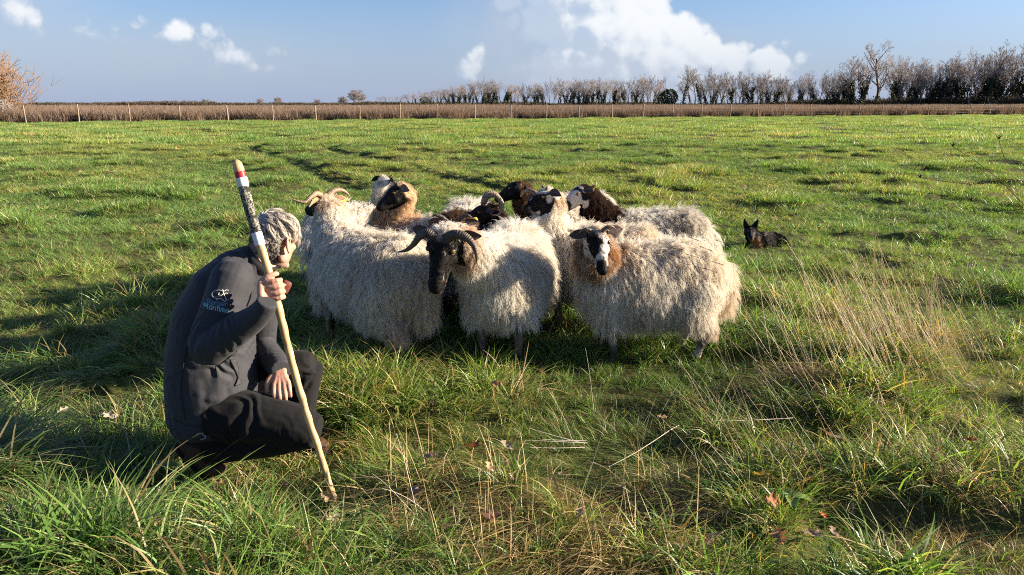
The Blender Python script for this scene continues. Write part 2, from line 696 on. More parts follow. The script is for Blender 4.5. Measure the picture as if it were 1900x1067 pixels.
def build_ground():
    def axis(lim_near, step, grow, far):
        v, s = [0.0], step
        while v[-1] < far:
            if v[-1] > lim_near:
                s *= grow
            v.append(v[-1] + s)
        return v
    xp = axis(6.0, 0.09, 1.045, 2600)
    xs = np.array([-a for a in xp[:0:-1]] + xp)
    yp = axis(14.0, 0.09, 1.03, 3200)
    ys = np.array([-a for a in axis(1.0, 0.3, 1.3, 900)[:0:-1]] + yp)
    X, Y = np.meshgrid(xs, ys)
    x, y = X.ravel(), Y.ravel()
    z = gh(x, y)
    nx, ny = len(xs), len(ys)
    i = np.arange(ny - 1)[:, None] * nx + np.arange(nx - 1)[None, :]
    f = np.stack([i, i + 1, i + nx + 1, i + nx], -1).reshape(-1, 4)
    me = mesh_np('ground', np.stack([x, y, z], 1), f)
    m, nt, out = mat_new('field_soil')
    b = nt.node('ShaderNodeBsdfPrincipled')
    nt.l.new(b.outputs[0], out.inputs[0])
    tc = nt.node('ShaderNodeTexCoord')
    o = tc.outputs['Object']
    n1 = nt.noise(o, 14.0, 5, 0.65)
    n2 = nt.noise(o, 0.5, 4, 0.6)
    near = nt.ramp(n1, [(0.3, (0.030, 0.034, 0.012)), (0.55, (0.075, 0.075, 0.026)), (0.75, (0.16, 0.125, 0.055))])
    near = nt.mix(nt.smooth(n2, 0.4, 0.65), near, nt.mix(0.5, near, (0.07, 0.10, 0.02, 1)))
    # beyond the fence: dry, brown
    dt = nt.node('ShaderNodeVectorMath', operation='DOT_PRODUCT')
    nt.l.new(o, dt.inputs[0])
    dt.inputs[1].default_value = (FNRM[0], FNRM[1], 0)
    fd = nt.math('SUBTRACT', dt.outputs['Value'], float(FA @ FNRM))
    brown = nt.ramp(nt.noise(o, 0.3, 5, 0.6), [(0.3, (0.12, 0.075, 0.045)), (0.7, (0.21, 0.14, 0.09))])
    col = nt.mix(nt.smooth(fd, 0.0, 1.5), near, brown)
    nt.l.new(col, b.inputs['Base Color'])
    b.inputs['Roughness'].default_value = 0.95
    b.inputs['Specular IOR Level'].default_value = 0.1
    bp = nt.node('ShaderNodeBump')
    bp.inputs['Strength'].default_value = 0.6
    bp.inputs['Distance'].default_value = 0.03
    nt.l.new(n1, bp.inputs['Height'])
    nt.l.new(bp.outputs[0], b.inputs['Normal'])
    g = add_obj('ground', me, m)
    tag(g, kind='structure')
    return g


ground = build_ground()


# ------------------------------------------------------------------ scattering by geometry nodes
def scatter(name, protos, pts, rot, scl, vid, tint, label=None, cat=None):
    """one object: prototype meshes set on points"""
    coll = bpy.data.collections.new(name + '_kinds')
    for k, me in enumerate(protos):
        o = bpy.data.objects.new('%s_kind_%02d' % (name, k), me)
        coll.objects.link(o)
    n = len(pts)
    me = bpy.data.meshes.new(name)
    me.vertices.add(n)
    me.vertices.foreach_set('co', np.asarray(pts, np.float32).ravel())
    at = me.attributes.new('rot', 'FLOAT_VECTOR', 'POINT')
    at.data.foreach_set('vector', np.asarray(rot, np.float32).ravel())
    at = me.attributes.new('scl', 'FLOAT_VECTOR', 'POINT')
    at.data.foreach_set('vector', np.asarray(scl, np.float32).ravel())
    at = me.attributes.new('vid', 'INT', 'POINT')
    at.data.foreach_set('value', np.asarray(vid, np.int32))
    at = me.attributes.new('tint', 'FLOAT_COLOR', 'POINT')
    t = np.concatenate([np.asarray(tint, np.float32), np.ones((n, 1), np.float32)], 1)
    at.data.foreach_set('color', t.ravel())
    ob = add_obj(name, me)
    ng = bpy.data.node_groups.new(name + '_nodes', 'GeometryNodeTree')
    ng.interface.new_socket('Geometry', in_out='INPUT', socket_type='NodeSocketGeometry')
    ng.interface.new_socket('Geometry', in_out='OUTPUT', socket_type='NodeSocketGeometry')
    N, L = ng.nodes, ng.links
    gi, go = N.new('NodeGroupInput'), N.new('NodeGroupOutput')
    ci = N.new('GeometryNodeCollectionInfo')
    ci.inputs['Collection'].default_value = coll
    ci.inputs['Separate Children'].default_value = True
    ci.inputs['Reset Children'].default_value = True
    ip = N.new('GeometryNodeInstanceOnPoints')
    L.new(gi.outputs[0], ip.inputs['Points'])
    L.new(ci.outputs[0], ip.inputs['Instance'])
    ip.inputs['Pick Instance'].default_value = True

    def named(nm, typ):
        nd = N.new('GeometryNodeInputNamedAttribute')
        nd.data_type = typ
        nd.inputs['Name'].default_value = nm
        return nd.outputs['Attribute']
    L.new(named('vid', 'INT'), ip.inputs['Instance Index'])
    er = N.new('FunctionNodeEulerToRotation')
    L.new(named('rot', 'FLOAT_VECTOR'), er.inputs[0])
    L.new(er.outputs[0], ip.inputs['Rotation'])
    L.new(named('scl', 'FLOAT_VECTOR'), ip.inputs['Scale'])
    L.new(ip.outputs[0], go.inputs[0])
    md = ob.modifiers.new('scatter', 'NODES')
    md.node_group = ng
    tag(ob, label, cat, kind='stuff')
    return ob


def blades(rng, n, rad, lmin, lmax, wmin, wmax, lean, droop, segs, colfn, bias=(0, 0), zmin=0.004):
    """n grass blades in a tuft -> verts, faces, colours (triangles)"""
    a = rng.uniform(0, 2 * np.pi, n)
    r = rad * np.sqrt(rng.uniform(0, 1, n))
    bx, by = r * np.cos(a), r * np.sin(a)
    L = rng.uniform(lmin, lmax, n)
    W = rng.uniform(wmin, wmax, n)
    az = a + rng.normal(0, 1.0, n)
    dx = np.cos(az) * lean * rng.uniform(0.2, 1.3, n) + bias[0] * rng.uniform(.5, 1.2, n)
    dy = np.sin(az) * lean * rng.uniform(0.2, 1.3, n) + bias[1] * rng.uniform(.5, 1.2, n)
    d = np.stack([dx, dy, np.ones(n)], 1)
    d /= np.linalg.norm(d, axis=1)[:, None]
    hor = np.stack([dx, dy, np.zeros(n)], 1) + 1e-6
    hor /= np.linalg.norm(hor, axis=1)[:, None]
    face = rng.uniform(0, 2 * np.pi, n)
    side = np.stack([np.cos(face), np.sin(face), np.zeros(n)], 1)
    dr = droop * rng.uniform(0.3, 1.4, n)
    kink = rng.normal(0, 0.28, (n, 2))
    p = np.stack([bx, by, np.zeros(n)], 1)
    rows = []
    for k in range(segs + 1):
        t = k / segs
        rows.append((p.copy(), W * (1 - t ** 2.2) * (0.75 + 0.5 * min(t * 3, 1))))
        dd = d + np.stack([kink[:, 0] * t, kink[:, 1] * t, np.zeros(n)], 1)
        dd[:, 2] -= dr * t * 1.6
        dd += hor * (dr * t)[:, None] * 0.8
        dd /= np.linalg.norm(dd, axis=1)[:, None]
        p = p + dd * (L / segs)[:, None]
        p[:, 2] = np.maximum(p[:, 2], zmin + 0.01 * rng.uniform(0, 1, n))
    vs, fs = [], []
    nv = 2 * segs + 1
    for k, (q, w) in enumerate(rows):
        if k < segs:
            vs.append(q - side * (w / 2)[:, None])
            vs.append(q + side * (w / 2)[:, None])
        else:
            vs.append(q)
    V = np.stack(vs, 1).reshape(-1, 3)
    base = (np.arange(n) * nv)[:, None]
    tri = []
    for k in range(segs - 1):
        tri += [[2 * k, 2 * k + 1, 2 * k + 3], [2 * k, 2 * k + 3, 2 * k + 2]]
    tri.append([2 * segs - 2, 2 * segs - 1, 2 * segs])
    F = (base[:, None, :] + np.array(tri)[None]).reshape(-1, 3)
    c = colfn(rng, n)
    C = np.repeat(c, nv, 0)
    return V, F, C


GREENS = np.array([(0.130, 0.240, 0.055), (0.170, 0.295, 0.070), (0.095, 0.180, 0.042), (0.215, 0.325, 0.082), (0.265, 0.330, 0.10)])
STRAWS = np.array([(0.48, 0.38, 0.20), (0.36, 0.27, 0.13), (0.56, 0.46, 0.26), (0.24, 0.165, 0.08), (0.36, 0.36, 0.15)])


def col_mix(dry):
    def f(rng, n):
        g = GREENS[rng.integers(0, len(GREENS), n)]
        s = STRAWS[rng.integers(0, len(STRAWS), n)]
        k = (rng.uniform(0, 1, n) < dry)[:, None]
        c = np.where(k, s, g)
        return c * rng.uniform(0.75, 1.25, (n, 1))
    return f


def join(parts):
    V, F, C, b = [], [], [], 0
    for v, f, c in parts:
        V.append(v)
        F.append(f + b)
        C.append(c)
        b += len(v)
    return np.concatenate(V), np.concatenate(F), np.concatenate(C)


def proto(name, parts, mat):
    v, f, c = join(parts)
    me = mesh_np(name, v, f, True, c)
    me.materials.append(mat)
    return me


def straw_amount(x, y):
    """how dry the grass is, 0..1"""
    p = np.stack([x, y], 1)
    s = 0.5 * sstep(fbm(p * 0.8 + 9.0, 31, 3), 0.56, 0.78)
    for (px, py, r, a) in ((930, 1010, 0.45, 1.0), (1150, 1000, .38, .9), (1500, 760, 0.35, .7), (1800, 1010, 0.35, .9), (150, 770, 0.4, .6), (620, 1010, .3, .5), (1700, 640, .5, .6),
                           (1150, 770, .22, .7), (650, 580, .3, .4), (270, 560, .4, .5)):
        g = G(px, py)
        s = s + a * np.exp(-((x - g.x) ** 2 + (y - g.y) ** 2) / r ** 2)
    return np.clip(s, 0, 1)


PRESSED = [(-.64, 2.62, .17), (-.62, 2.45, .15), (-1.38, 2.82, .20), (-1.30, 3.0, .22), (-1.05, 2.95, .22), (-1.2, 2.72, .12), (-1.46, 2.74, .18), (-1.34, 2.62, .16), (-.80, 2.92, .14), (-.9, 3.2, .2)]          # (x, y, radius): places where a body presses the grass down


def build_grass():
    rng = np.random.default_rng(7)
    nearp = []
    # 0-5 green upright tufts, 6-8 half dry, 9-11 lodged long grass, 12-13 straw thatch, 14-15 pressed short
    for k in range(6):
        nearp.append(proto('tuft', [blades(rng, 38, 0.06, 0.07, 0.27, 0.0034, 0.0070, 1.0, 0.8, 4, col_mix(0.12))], M['grass']))
    for k in range(3):
        nearp.append(proto('tuft', [blades(rng, 20, 0.05, 0.07, 0.22, 0.003, 0.006, 0.9, 0.7, 4, col_mix(0.25)),
                                    blades(rng, 14, 0.05, 0.08, 0.26, 0.002, 0.004, 1.4, 0.8, 4, col_mix(1.0))], M['grass']))
    for k in range(3):
        nearp.append(proto('tuft', [blades(rng, 30, 0.07, 0.16, 0.40, 0.0032, 0.0066, 0.7, 0.95, 6, col_mix(0.24), bias=(1.6, 0))], M['grass']))
    for k in range(2):
        nearp.append(proto('tuft', [blades(rng, 34, 0.09, 0.14, 0.36, 0.0022, 0.005, 1.3, 1.0, 5, col_mix(0.9), bias=(2.2, 0))], M['grass']))
    for k in range(2):
        nearp.append(proto('tuft', [blades(rng, 30, 0.06, 0.05, 0.14, 0.003, 0.006, 0.9, 0.8, 4, col_mix(0.25))], M['grass']))

    def pts_in(y0, y1, dens, mleft, mright, thin=None):
        n = int((y1 - y0) * (1.44 * y1 + mleft + mright) * dens)
        y = rng.uniform(y0, y1, n)
        x = rng.uniform(-0.72 * y1 - mleft, 0.72 * y1 + mright, n)
        k = (x > -0.72 * y - mleft) & (x < 0.72 * y + mright)
        return x[k], y[k]

    def tints(x, y, lo=0.8, hi=1.2):
        p = np.stack([x, y], 1)
        a = fbm(p * 0.35, 41, 3)
        b = fbm(p * 1.7 + 5, 43, 2)
        w = sstep(a, 0.42, 0.62)[:, None]
        t = np.array([0.92, 1.0, 0.9]) * (1 - w) + np.array([1.28, 1.12, 1.0]) * w
        return t * (lo + (hi - lo) * b)[:, None] * rng.uniform(0.85, 1.15, (len(x), 1))

    # ---- near
    xs, ys = [], []
    for (a, b, d) in ((1.3, 2.4, 230), (2.4, 3.6, 230), (3.6, 5.0, 210), (5.0, 7.0, 150), (7.0, 9.6, 115)):
        x, y = pts_in(a, b, d, 1.3, 1.6)
        xs.append(x)
        ys.append(y)
    x, y = np.concatenate(xs), np.concatenate(ys)
    s = straw_amount(x, y)
    n = len(x)
    u = rng.uniform(0, 1, n)
    vid = rng.integers(0, 6, n)
    lodged = sstep(fbm(np.stack([x, y], 1) * 0.9 + 2, 51, 2), 0.42, 0.62) * np.clip((5.6 - y) / 2.0, 0, 1)
    vid = np.where(u < 0.22 + 0.35 * s, rng.integers(6, 9, n), vid)
    vid = np.where(rng.uniform(0, 1, n) < 0.65 * lodged, rng.integers(9, 12, n), vid)
    vid = np.where(rng.uniform(0, 1, n) < 0.75 * s ** 1.7, rng.integers(12, 14, n), vid)
    flow = (fbm(np.stack([x, y], 1) * 0.45 + 8, 61, 2) - 0.5) * 7.0 + 2.6
    rz = np.where(vid < 9, rng.uniform(0, 6.28, n), flow + rng.normal(0, 0.5, n))
    tu = tussock(x, y)
    hs = rng.uniform(0.55, 1.05, n) * (0.55 + 0.32 * tu + 0.50 * tussock2(x, y))
    hs *= 1.0 - 0.22 * sstep(y, 5.0, 8.0)
    for (cx, cy, r) in PRESSED:
        k = np.hypot(x - cx, y - cy) < r
        vid = np.where(k, rng.integers(14, 16, n), vid)
    scl = np.stack([hs * rng.uniform(.9, 1.2, n), hs * rng.uniform(.9, 1.2, n), hs], 1)
    rot = np.stack([rng.normal(0, 0.12, n), rng.normal(0, 0.12, n), rz], 1)
    z = gh(x, y) - 0.006
    scatter('meadow_grass', nearp, np.stack([x, y, z], 1), rot, scl, vid, tints(x, y) * (0.84 + 0.16 * sstep(y, 3.5, 7.0))[:, None], 'long tangled green grass of the near meadow', 'grass')

    # ---- middle
    midp = []
    for k in range(5):
        midp.append(proto('patch', [blades(rng, 110, 0.17, 0.06, 0.18, 0.004, 0.008, 0.9, 0.7, 2, col_mix(0.12))], M['grass']))
    for k in range(3):
        midp.append(proto('patch', [blades(rng, 70, 0.17, 0.07, 0.21, 0.005, 0.009, 0.8, 0.6, 2, col_mix(0.40))], M['grass']))
    xs, ys = [], []
    for (a, b, d) in ((9.3, 14, 34), (14, 20, 25), (20, 30, 17)):
        x, y = pts_in(a, b, d, 2.0, 3.0)
        xs.append(x)
        ys.append(y)
    x, y = np.concatenate(xs), np.concatenate(ys)
    n = len(x)
    s = straw_amount(x, y)
    vid = np.where(rng.uniform(0, 1, n) < 0.10 + 0.7 * s, rng.integers(5, 8, n), rng.integers(0, 5, n))
    rd = rut_dist(x, y)
    hs = rng.uniform(0.45, 0.95, n) * (0.7 + 0.6 * tussock(x, y)) * (1 - 0.92 * np.exp(-(rd / (0.18 + .005 * y)) ** 2))
    scl = np.stack([rng.uniform(.9, 1.3, n), rng.uniform(.9, 1.3, n), hs], 1)
    rot = np.stack([rng.normal(0, 0.1, n), rng.normal(0, 0.1, n), rng.uniform(0, 6.28, n)], 1)
    z = gh(x, y) - 0.01
    scatter('pasture_grass', midp, np.stack([x, y, z], 1), rot, scl, vid, tints(x, y), 'green pasture grass behind the flock', 'grass')

    # ---- far
    farp = []
    for k in range(4):
        farp.append(proto('patch', [blades(rng, 190, 0.6, 0.07, 0.19, 0.018, 0.032, 0.8, 0.5, 1, col_mix(0.12))], M['grass']))
    for k in range(2):
        farp.append(proto('patch', [blades(rng, 170, 0.6, 0.07, 0.21, 0.016, 0.028, 0.9, 0.5, 1, col_mix(0.45))], M['grass']))
    xs, ys = [], []
    for (a, b, d) in ((29, 45, 3.6), (45, 70, 2.7), (70, 112, 1.8)):
        x, y = pts_in(a, b, d, 6.0, 8.0)
        xs.append(x)
        ys.append(y)
    x, y = np.concatenate(xs), np.concatenate(ys)
    k = fence_dist(x, y) < -0.2
    x, y = x[k], y[k]
    n = len(x)
    s = straw_amount(x, y)
    vid = np.where(rng.uniform(0, 1, n) < 0.12 + 0.6 * s, rng.integers(4, 6, n), rng.integers(0, 4, n))
    rd = rut_dist(x, y)
    hs = rng.uniform(0.5, 1.05, n) * (0.7 + 0.7 * tussock(x, y)) * (1 - 0.94 * np.exp(-(rd / (0.18 + .005 * y)) ** 2))
    scl = np.stack([rng.uniform(.9, 1.3, n), rng.uniform(.9, 1.3, n), hs], 1)
    rot = np.stack([np.zeros(n), np.zeros(n), rng.uniform(0, 6.28, n)], 1)
    z = gh(x, y) - 0.02
    scatter('far_pasture_grass', farp, np.stack([x, y, z], 1), rot, scl, vid, tints(x, y), 'short green grass of the field towards the wire fence', 'grass')

    # ---- reeds and dry weeds beyond the fence
    BR = np.array([(0.25, 0.18, 0.13), (0.19, 0.135, 0.10), (0.29, 0.21, 0.155), (0.16, 0.113, 0.086)])

    def col_reed(rng, n):
        return BR[rng.integers(0, 4, n)] * rng.uniform(0.7, 1.25, (n, 1))
    rp = []
    for k in range(4):
        rp.append(proto('weeds', [blades(rng, 230, 0.85, 0.6, 1.45, 0.014, 0.03, 0.30, 0.3, 2, col_reed)], M['straw']))
    xs, ys = [], []
    for (d0, d1, n) in ((0.6, 9.0, 2300), (9.0, 40.0, 3000), (40.0, 130.0, 3500)):
        t = rng.uniform(-30, 175, n)
        d = rng.uniform(d0, d1, n)
        q = FA[None] + FDIR[None] * t[:, None] + FNRM[None] * d[:, None]
        xs.append(q[:, 0])
        ys.append(q[:, 1])
    x, y = np.concatenate(xs), np.concatenate(ys)
    n = len(x)
    hs = rng.uniform(0.85, 1.1, n) * (0.66 + 0.58 * fbm(np.stack([x, y], 1) * 0.09, 71, 3))
    scl = np.stack([np.full(n, 1.2), np.full(n, 1.2), hs], 1)
    rot = np.stack([np.zeros(n), np.zeros(n), rng.uniform(0, 6.28, n)], 1)
    tint = np.ones((n, 3))
    scatter('dry_weeds', rp, np.stack([x, y, gh(x, y) - 0.03], 1), rot, scl, rng.integers(0, 4, n), tint, 'tall brown dry weeds in a band beyond the wire fence', 'weeds')
    # ---- distant hedges on the horizon
    HC = np.array([(0.10, 0.085, 0.06), (0.13, 0.10, 0.075), (0.07, 0.075, 0.04), (0.16, 0.12, 0.09)])

    def col_hedge(rng, n):
        return HC[rng.integers(0, 4, n)] * rng.uniform(0.7, 1.2, (n, 1))
    hp = [proto('hedge', [blades(rng, 260, 5.0, 2.0, 5.5, 0.30, 0.7, 0.5, 0.3, 2, col_hedge)], M['straw']) for _ in range(3)]
    t = rng.uniform(0, 1, 420)
    x = -420 + 560 * t + rng.normal(0, 8, 420)
    y = 520 + 160 * t + rng.normal(0, 20, 420)
    hs = rng.uniform(0.25, 0.65, 420) * (0.4 + 1.1 * fbm(np.stack([x, y], 1) * 0.02, 77, 2))
    scatter('far_hedgerow', hp, np.stack([x, y, np.zeros(420)], 1), np.stack([np.zeros(420), np.zeros(420), rng.uniform(0, 6, 420)], 1),
            np.stack([np.ones(420), np.ones(420), hs], 1), rng.integers(0, 3, 420), np.ones((420, 3)), 'low brown hedges and scrub along the far horizon', 'hedge')
    # undergrowth at the foot of the tree row
    px = rng.uniform(880, 1990, 420)
    D = np.interp(px, ROW_D[0], ROW_D[1]) * rng.uniform(0.96, 1.04, 420)
    x = (px - 950) / FPX * D * 1.03
    w = sstep(px, 1200, 1600)
    hs = rng.uniform(0.4, 1.1, 420) * (0.5 + 0.6 * w) * 0.8
    HC[:] = [(0.065, 0.06, 0.035), (0.10, 0.08, 0.055), (0.04, 0.055, 0.02), (0.13, 0.095, 0.07)]
    up = [proto('scrub', [blades(rng, 200, 2.6, 1.6, 4.6, 0.16, 0.34, 0.6, 0.4, 2, col_hedge)], M['straw']) for _ in range(3)]
    scatter('undergrowth', up, np.stack([x, D, np.zeros(420)], 1), np.stack([np.zeros(420), np.zeros(420), rng.uniform(0, 6, 420)], 1),
            np.stack([np.ones(420), np.ones(420), hs], 1), rng.integers(0, 3, 420), np.ones((420, 3)), 'dark brambles and scrub at the foot of the tree row', 'scrub')


ROW_D = ([600, 760, 880, 1100, 1300, 1500, 1700, 2000], [900, 600, 345, 310, 262, 222, 192, 162])
ROW_TOP = ([600, 650, 700, 760, 830, 900, 950, 1000, 1040, 1100, 1150, 1215, 1250, 1320, 1380, 1440, 1480, 1530, 1560, 1590, 1625, 1660, 1720, 1760, 1800, 1830, 1870, 1900, 2000],
           [184, 180, 180, 176, 166, 147, 158, 155, 150, 146, 150, 140, 133, 138, 140, 150, 140, 138, 112, 98, 116, 122, 112, 106, 110, 96, 92, 112, 105])


# ------------------------------------------------------------------ fence
def build_fence():
    root = empty('wire_fence', (FA[0], FA[1], 0), 0)
    tag(root, 'wire fence on weathered wooden posts across the far edge of the field', 'fence')
    rng = random.Random(4)
    protos = []
    for k in range(4):
        mb = MB()
        r = rng.uniform(0.055, 0.075)
        lean = rng.uniform(-.03, .03)
        pts = [(0, 0, -0.3), (lean * .3, 0.0, 0.4), (lean, rng.uniform(-.02, .02), 0.95), (lean * 1.3, 0, 1.5)]
        mb.tube(pts, [r * 1.1, r, r * .95, r * .85], 9, sub=2)
        me = mb.mesh('post')
        me.materials.append(M['post'])
        protos.append(me)
    n = 31
    span = FB - FA
    tops = []
    for i in range(-3, n + 4):
        t = i / n
        p = FA + span * t
        z = float(gh(p[0], p[1])[0])
        o = bpy.data.objects.new('post', protos[rng.randrange(4)])
        COL.objects.link(o)
        o.parent = root
        s = rng.uniform(0.93, 1.04)
        o.location = (p[0] - FA[0] + rng.uniform(-.1, .1), p[1] - FA[1], z)
        o.rotation_euler = (rng.uniform(-.03, .03), rng.uniform(-.04, .04), rng.uniform(0, 6))
        o.scale = (1, 1, s)
        tops.append((p[0] - FA[0], p[1] - FA[1], z))
    for h in (0.35, 0.75, 1.1, 1.38):
        mb = MB()
        mb.tube([(x, y - 0.08, z + h) for x, y, z in tops], 0.0025, 4)
        add_obj('wire', mb.mesh('wire'), M['wire'], root)


# ------------------------------------------------------------------ trees
def grow(rng, p, d, L, r, lvl, maxl, out, up=0.25, spread=0.7, nb=(3, 5)):
    """one limb and its children -> out[lvl] list of (pts, radii)"""
    segs = 5 if lvl == 0 else (4 if lvl == 1 else 3)
    pts, rad = [p.copy()], [r]
    q, dd = p.copy(), d.normalized()
    for k in range(segs):
        dd = (dd + Vector((rng.gauss(0, .14), rng.gauss(0, .14), rng.gauss(0, .08) + up * 0.18))).normalized()
        q = q + dd * (L / segs)
        pts.append(q.copy())
        rad.append(max(r * (1 - 0.62 * (k + 1) / segs), 0.012))
    out[lvl].append((pts, rad))
    if lvl >= maxl:
        return
    n = rng.randint(*nb) + (5 if lvl == 0 else 0)
    for j in range(n):
        t = (0.20 if lvl == 0 else 0.22) + (0.98 - (0.20 if lvl == 0 else .22)) * (j + rng.random()) / n
        f = t * segs
        i = min(int(f), segs - 1)
        b = pts[i].lerp(pts[i + 1], f - i)
        axis = (pts[i + 1] - pts[i]).normalized()
        side = axis.orthogonal().normalized()
        side.rotate(Quaternion(axis, rng.uniform(0, 6.283)))
        nd = (axis * (1 - spread * 0.5) + side * spread + Vector((0, 0, up))).normalized()
        grow(rng, b, nd, L * rng.uniform(0.42, 0.66) * (1.15 - 0.5 * t), rad[i] * 0.55, lvl + 1, maxl, out, up, spread, nb)


def tree_meshes(seed, height=12.0, trunk_r=0.28, spread=0.7, up=0.35, ivy=0.0, maxl=3, nb=(4, 6), stems=1, thick=0.05):
    rng = random.Random(seed)
    out = [[] for _ in range(maxl + 1)]
    for s in range(stems):
        a = rng.uniform(0, 6.28)
        b = Vector((math.cos(a), math.sin(a), 0)) * (0.35 * (stems > 1))
        d = Vector((rng.gauss(0, .06), rng.gauss(0, .06), 1)) + b * 0.5
        grow(rng, b, d, height * rng.uniform(.72, .80), trunk_r, 0, maxl, out, up, spread, nb)
    tr = MB()
    for lv in (0, 1):
        for pts, rad in out[lv]:
            tr.tube(pts, [max(q, 0.05) for q in rad], 6 if lv == 0 else 4)
    # twigs as thin three sided tubes, made in bulk
    V, F = [], []
    b = 0
    for lv in range(2, maxl + 1):
        for pts, rad in out[lv]:
            for i in range(len(pts) - 1):
                p0, p1 = pts[i], pts[i + 1]
                t = (p1 - p0).normalized()
                s = t.orthogonal().normalized()
                u = t.cross(s)
                r0, r1 = max(rad[i], thick * .6), max(rad[i + 1] * .8, thick * .35)
                for (pp, rr) in ((p0, r0), (p1, r1)):
                    for k in range(3):
                        th = 2.094 * k
                        V.append(pp + s * (rr * math.cos(th)) + u * (rr * math.sin(th)))
                for k in range(3):
                    k2 = (k + 1) % 3
                    F.append([b + k, b + k2, b + 3 + k2, b + 3 + k])
                b += 6
    crown = mesh_np('crown', np.array([tuple(v) for v in V]), np.array(F))
    trunk = tr.mesh('trunk')
    iv = None
    if ivy > 0:
        nr = np.random.default_rng(seed)
        C, lv = [], []
        stems_p = out[0] + [x for x in out[1] if rng.random() < 0.5 * ivy]
        for pts, rad in stems_p:
            zmax = height * (0.30 + 0.32 * ivy)
            for i in range(len(pts) - 1):
                m = int(70 * ivy * (pts[i + 1] - pts[i]).length)
                if not m:
                    continue
                t = nr.uniform(0, 1, m)[:, None]
                q = np.array(pts[i]) * (1 - t) + np.array(pts[i + 1]) * t
                q = q + nr.normal(0, 1, (m, 3)) * np.array([1, 1, .6]) * (0.20 + 0.30 * ivy) * (1.15 - 0.6 * np.clip(q[:, 2:3] / zmax, 0, 1))
                C.append(q[(q[:, 2] < zmax * nr.uniform(.6, 1.1, m)) & (q[:, 2] > 0)])
        q = np.concatenate(C)
        iv = leaf_cloud('ivy', q, nr, 0.16, 0.32, [(0.013, 0.024, 0.009), (0.018, 0.032, 0.011), (0.028, 0.040, 0.014), (0.035, 0.034, 0.016)])
    return trunk, crown, iv


def leaf_cloud(name, q, nr, smin, smax, cols):
    n = len(q)
    a = nr.normal(0, 1, (n, 3))
    a /= np.linalg.norm(a, axis=1)[:, None]
    b = np.cross(a, nr.normal(0, 1, (n, 3)))
    b /= np.linalg.norm(b, axis=1)[:, None]
    s = nr.uniform(smin, smax, (n, 1))
    V = np.stack([q - a * s, q + b * s * .6, q + a * s, q - b * s * .6], 1).reshape(-1, 3)
    F = (np.arange(n) * 4)[:, None] + np.arange(4)[None]
    c = np.array(cols)[nr.integers(0, len(cols), n)] * nr.uniform(.7, 1.3, (n, 1))
    me = mesh_np(name, V, F, False, np.repeat(c, 4, 0))
    me.materials.append(M['ivy'])
    return me


def place_tree(meshes, loc, sxy, sz, rz, name, label, cat='tree', group=None):
    root = empty(name, loc, rz)
    root.scale = (sxy, sxy, sz)
    tag(root, label, cat, group)
    for nm, me in zip(('trunk', 'crown', 'ivy'), meshes):
        if me is not None:
            o = bpy.data.objects.new(nm, me)
            COL.objects.link(o)
            o.parent = root
    return root


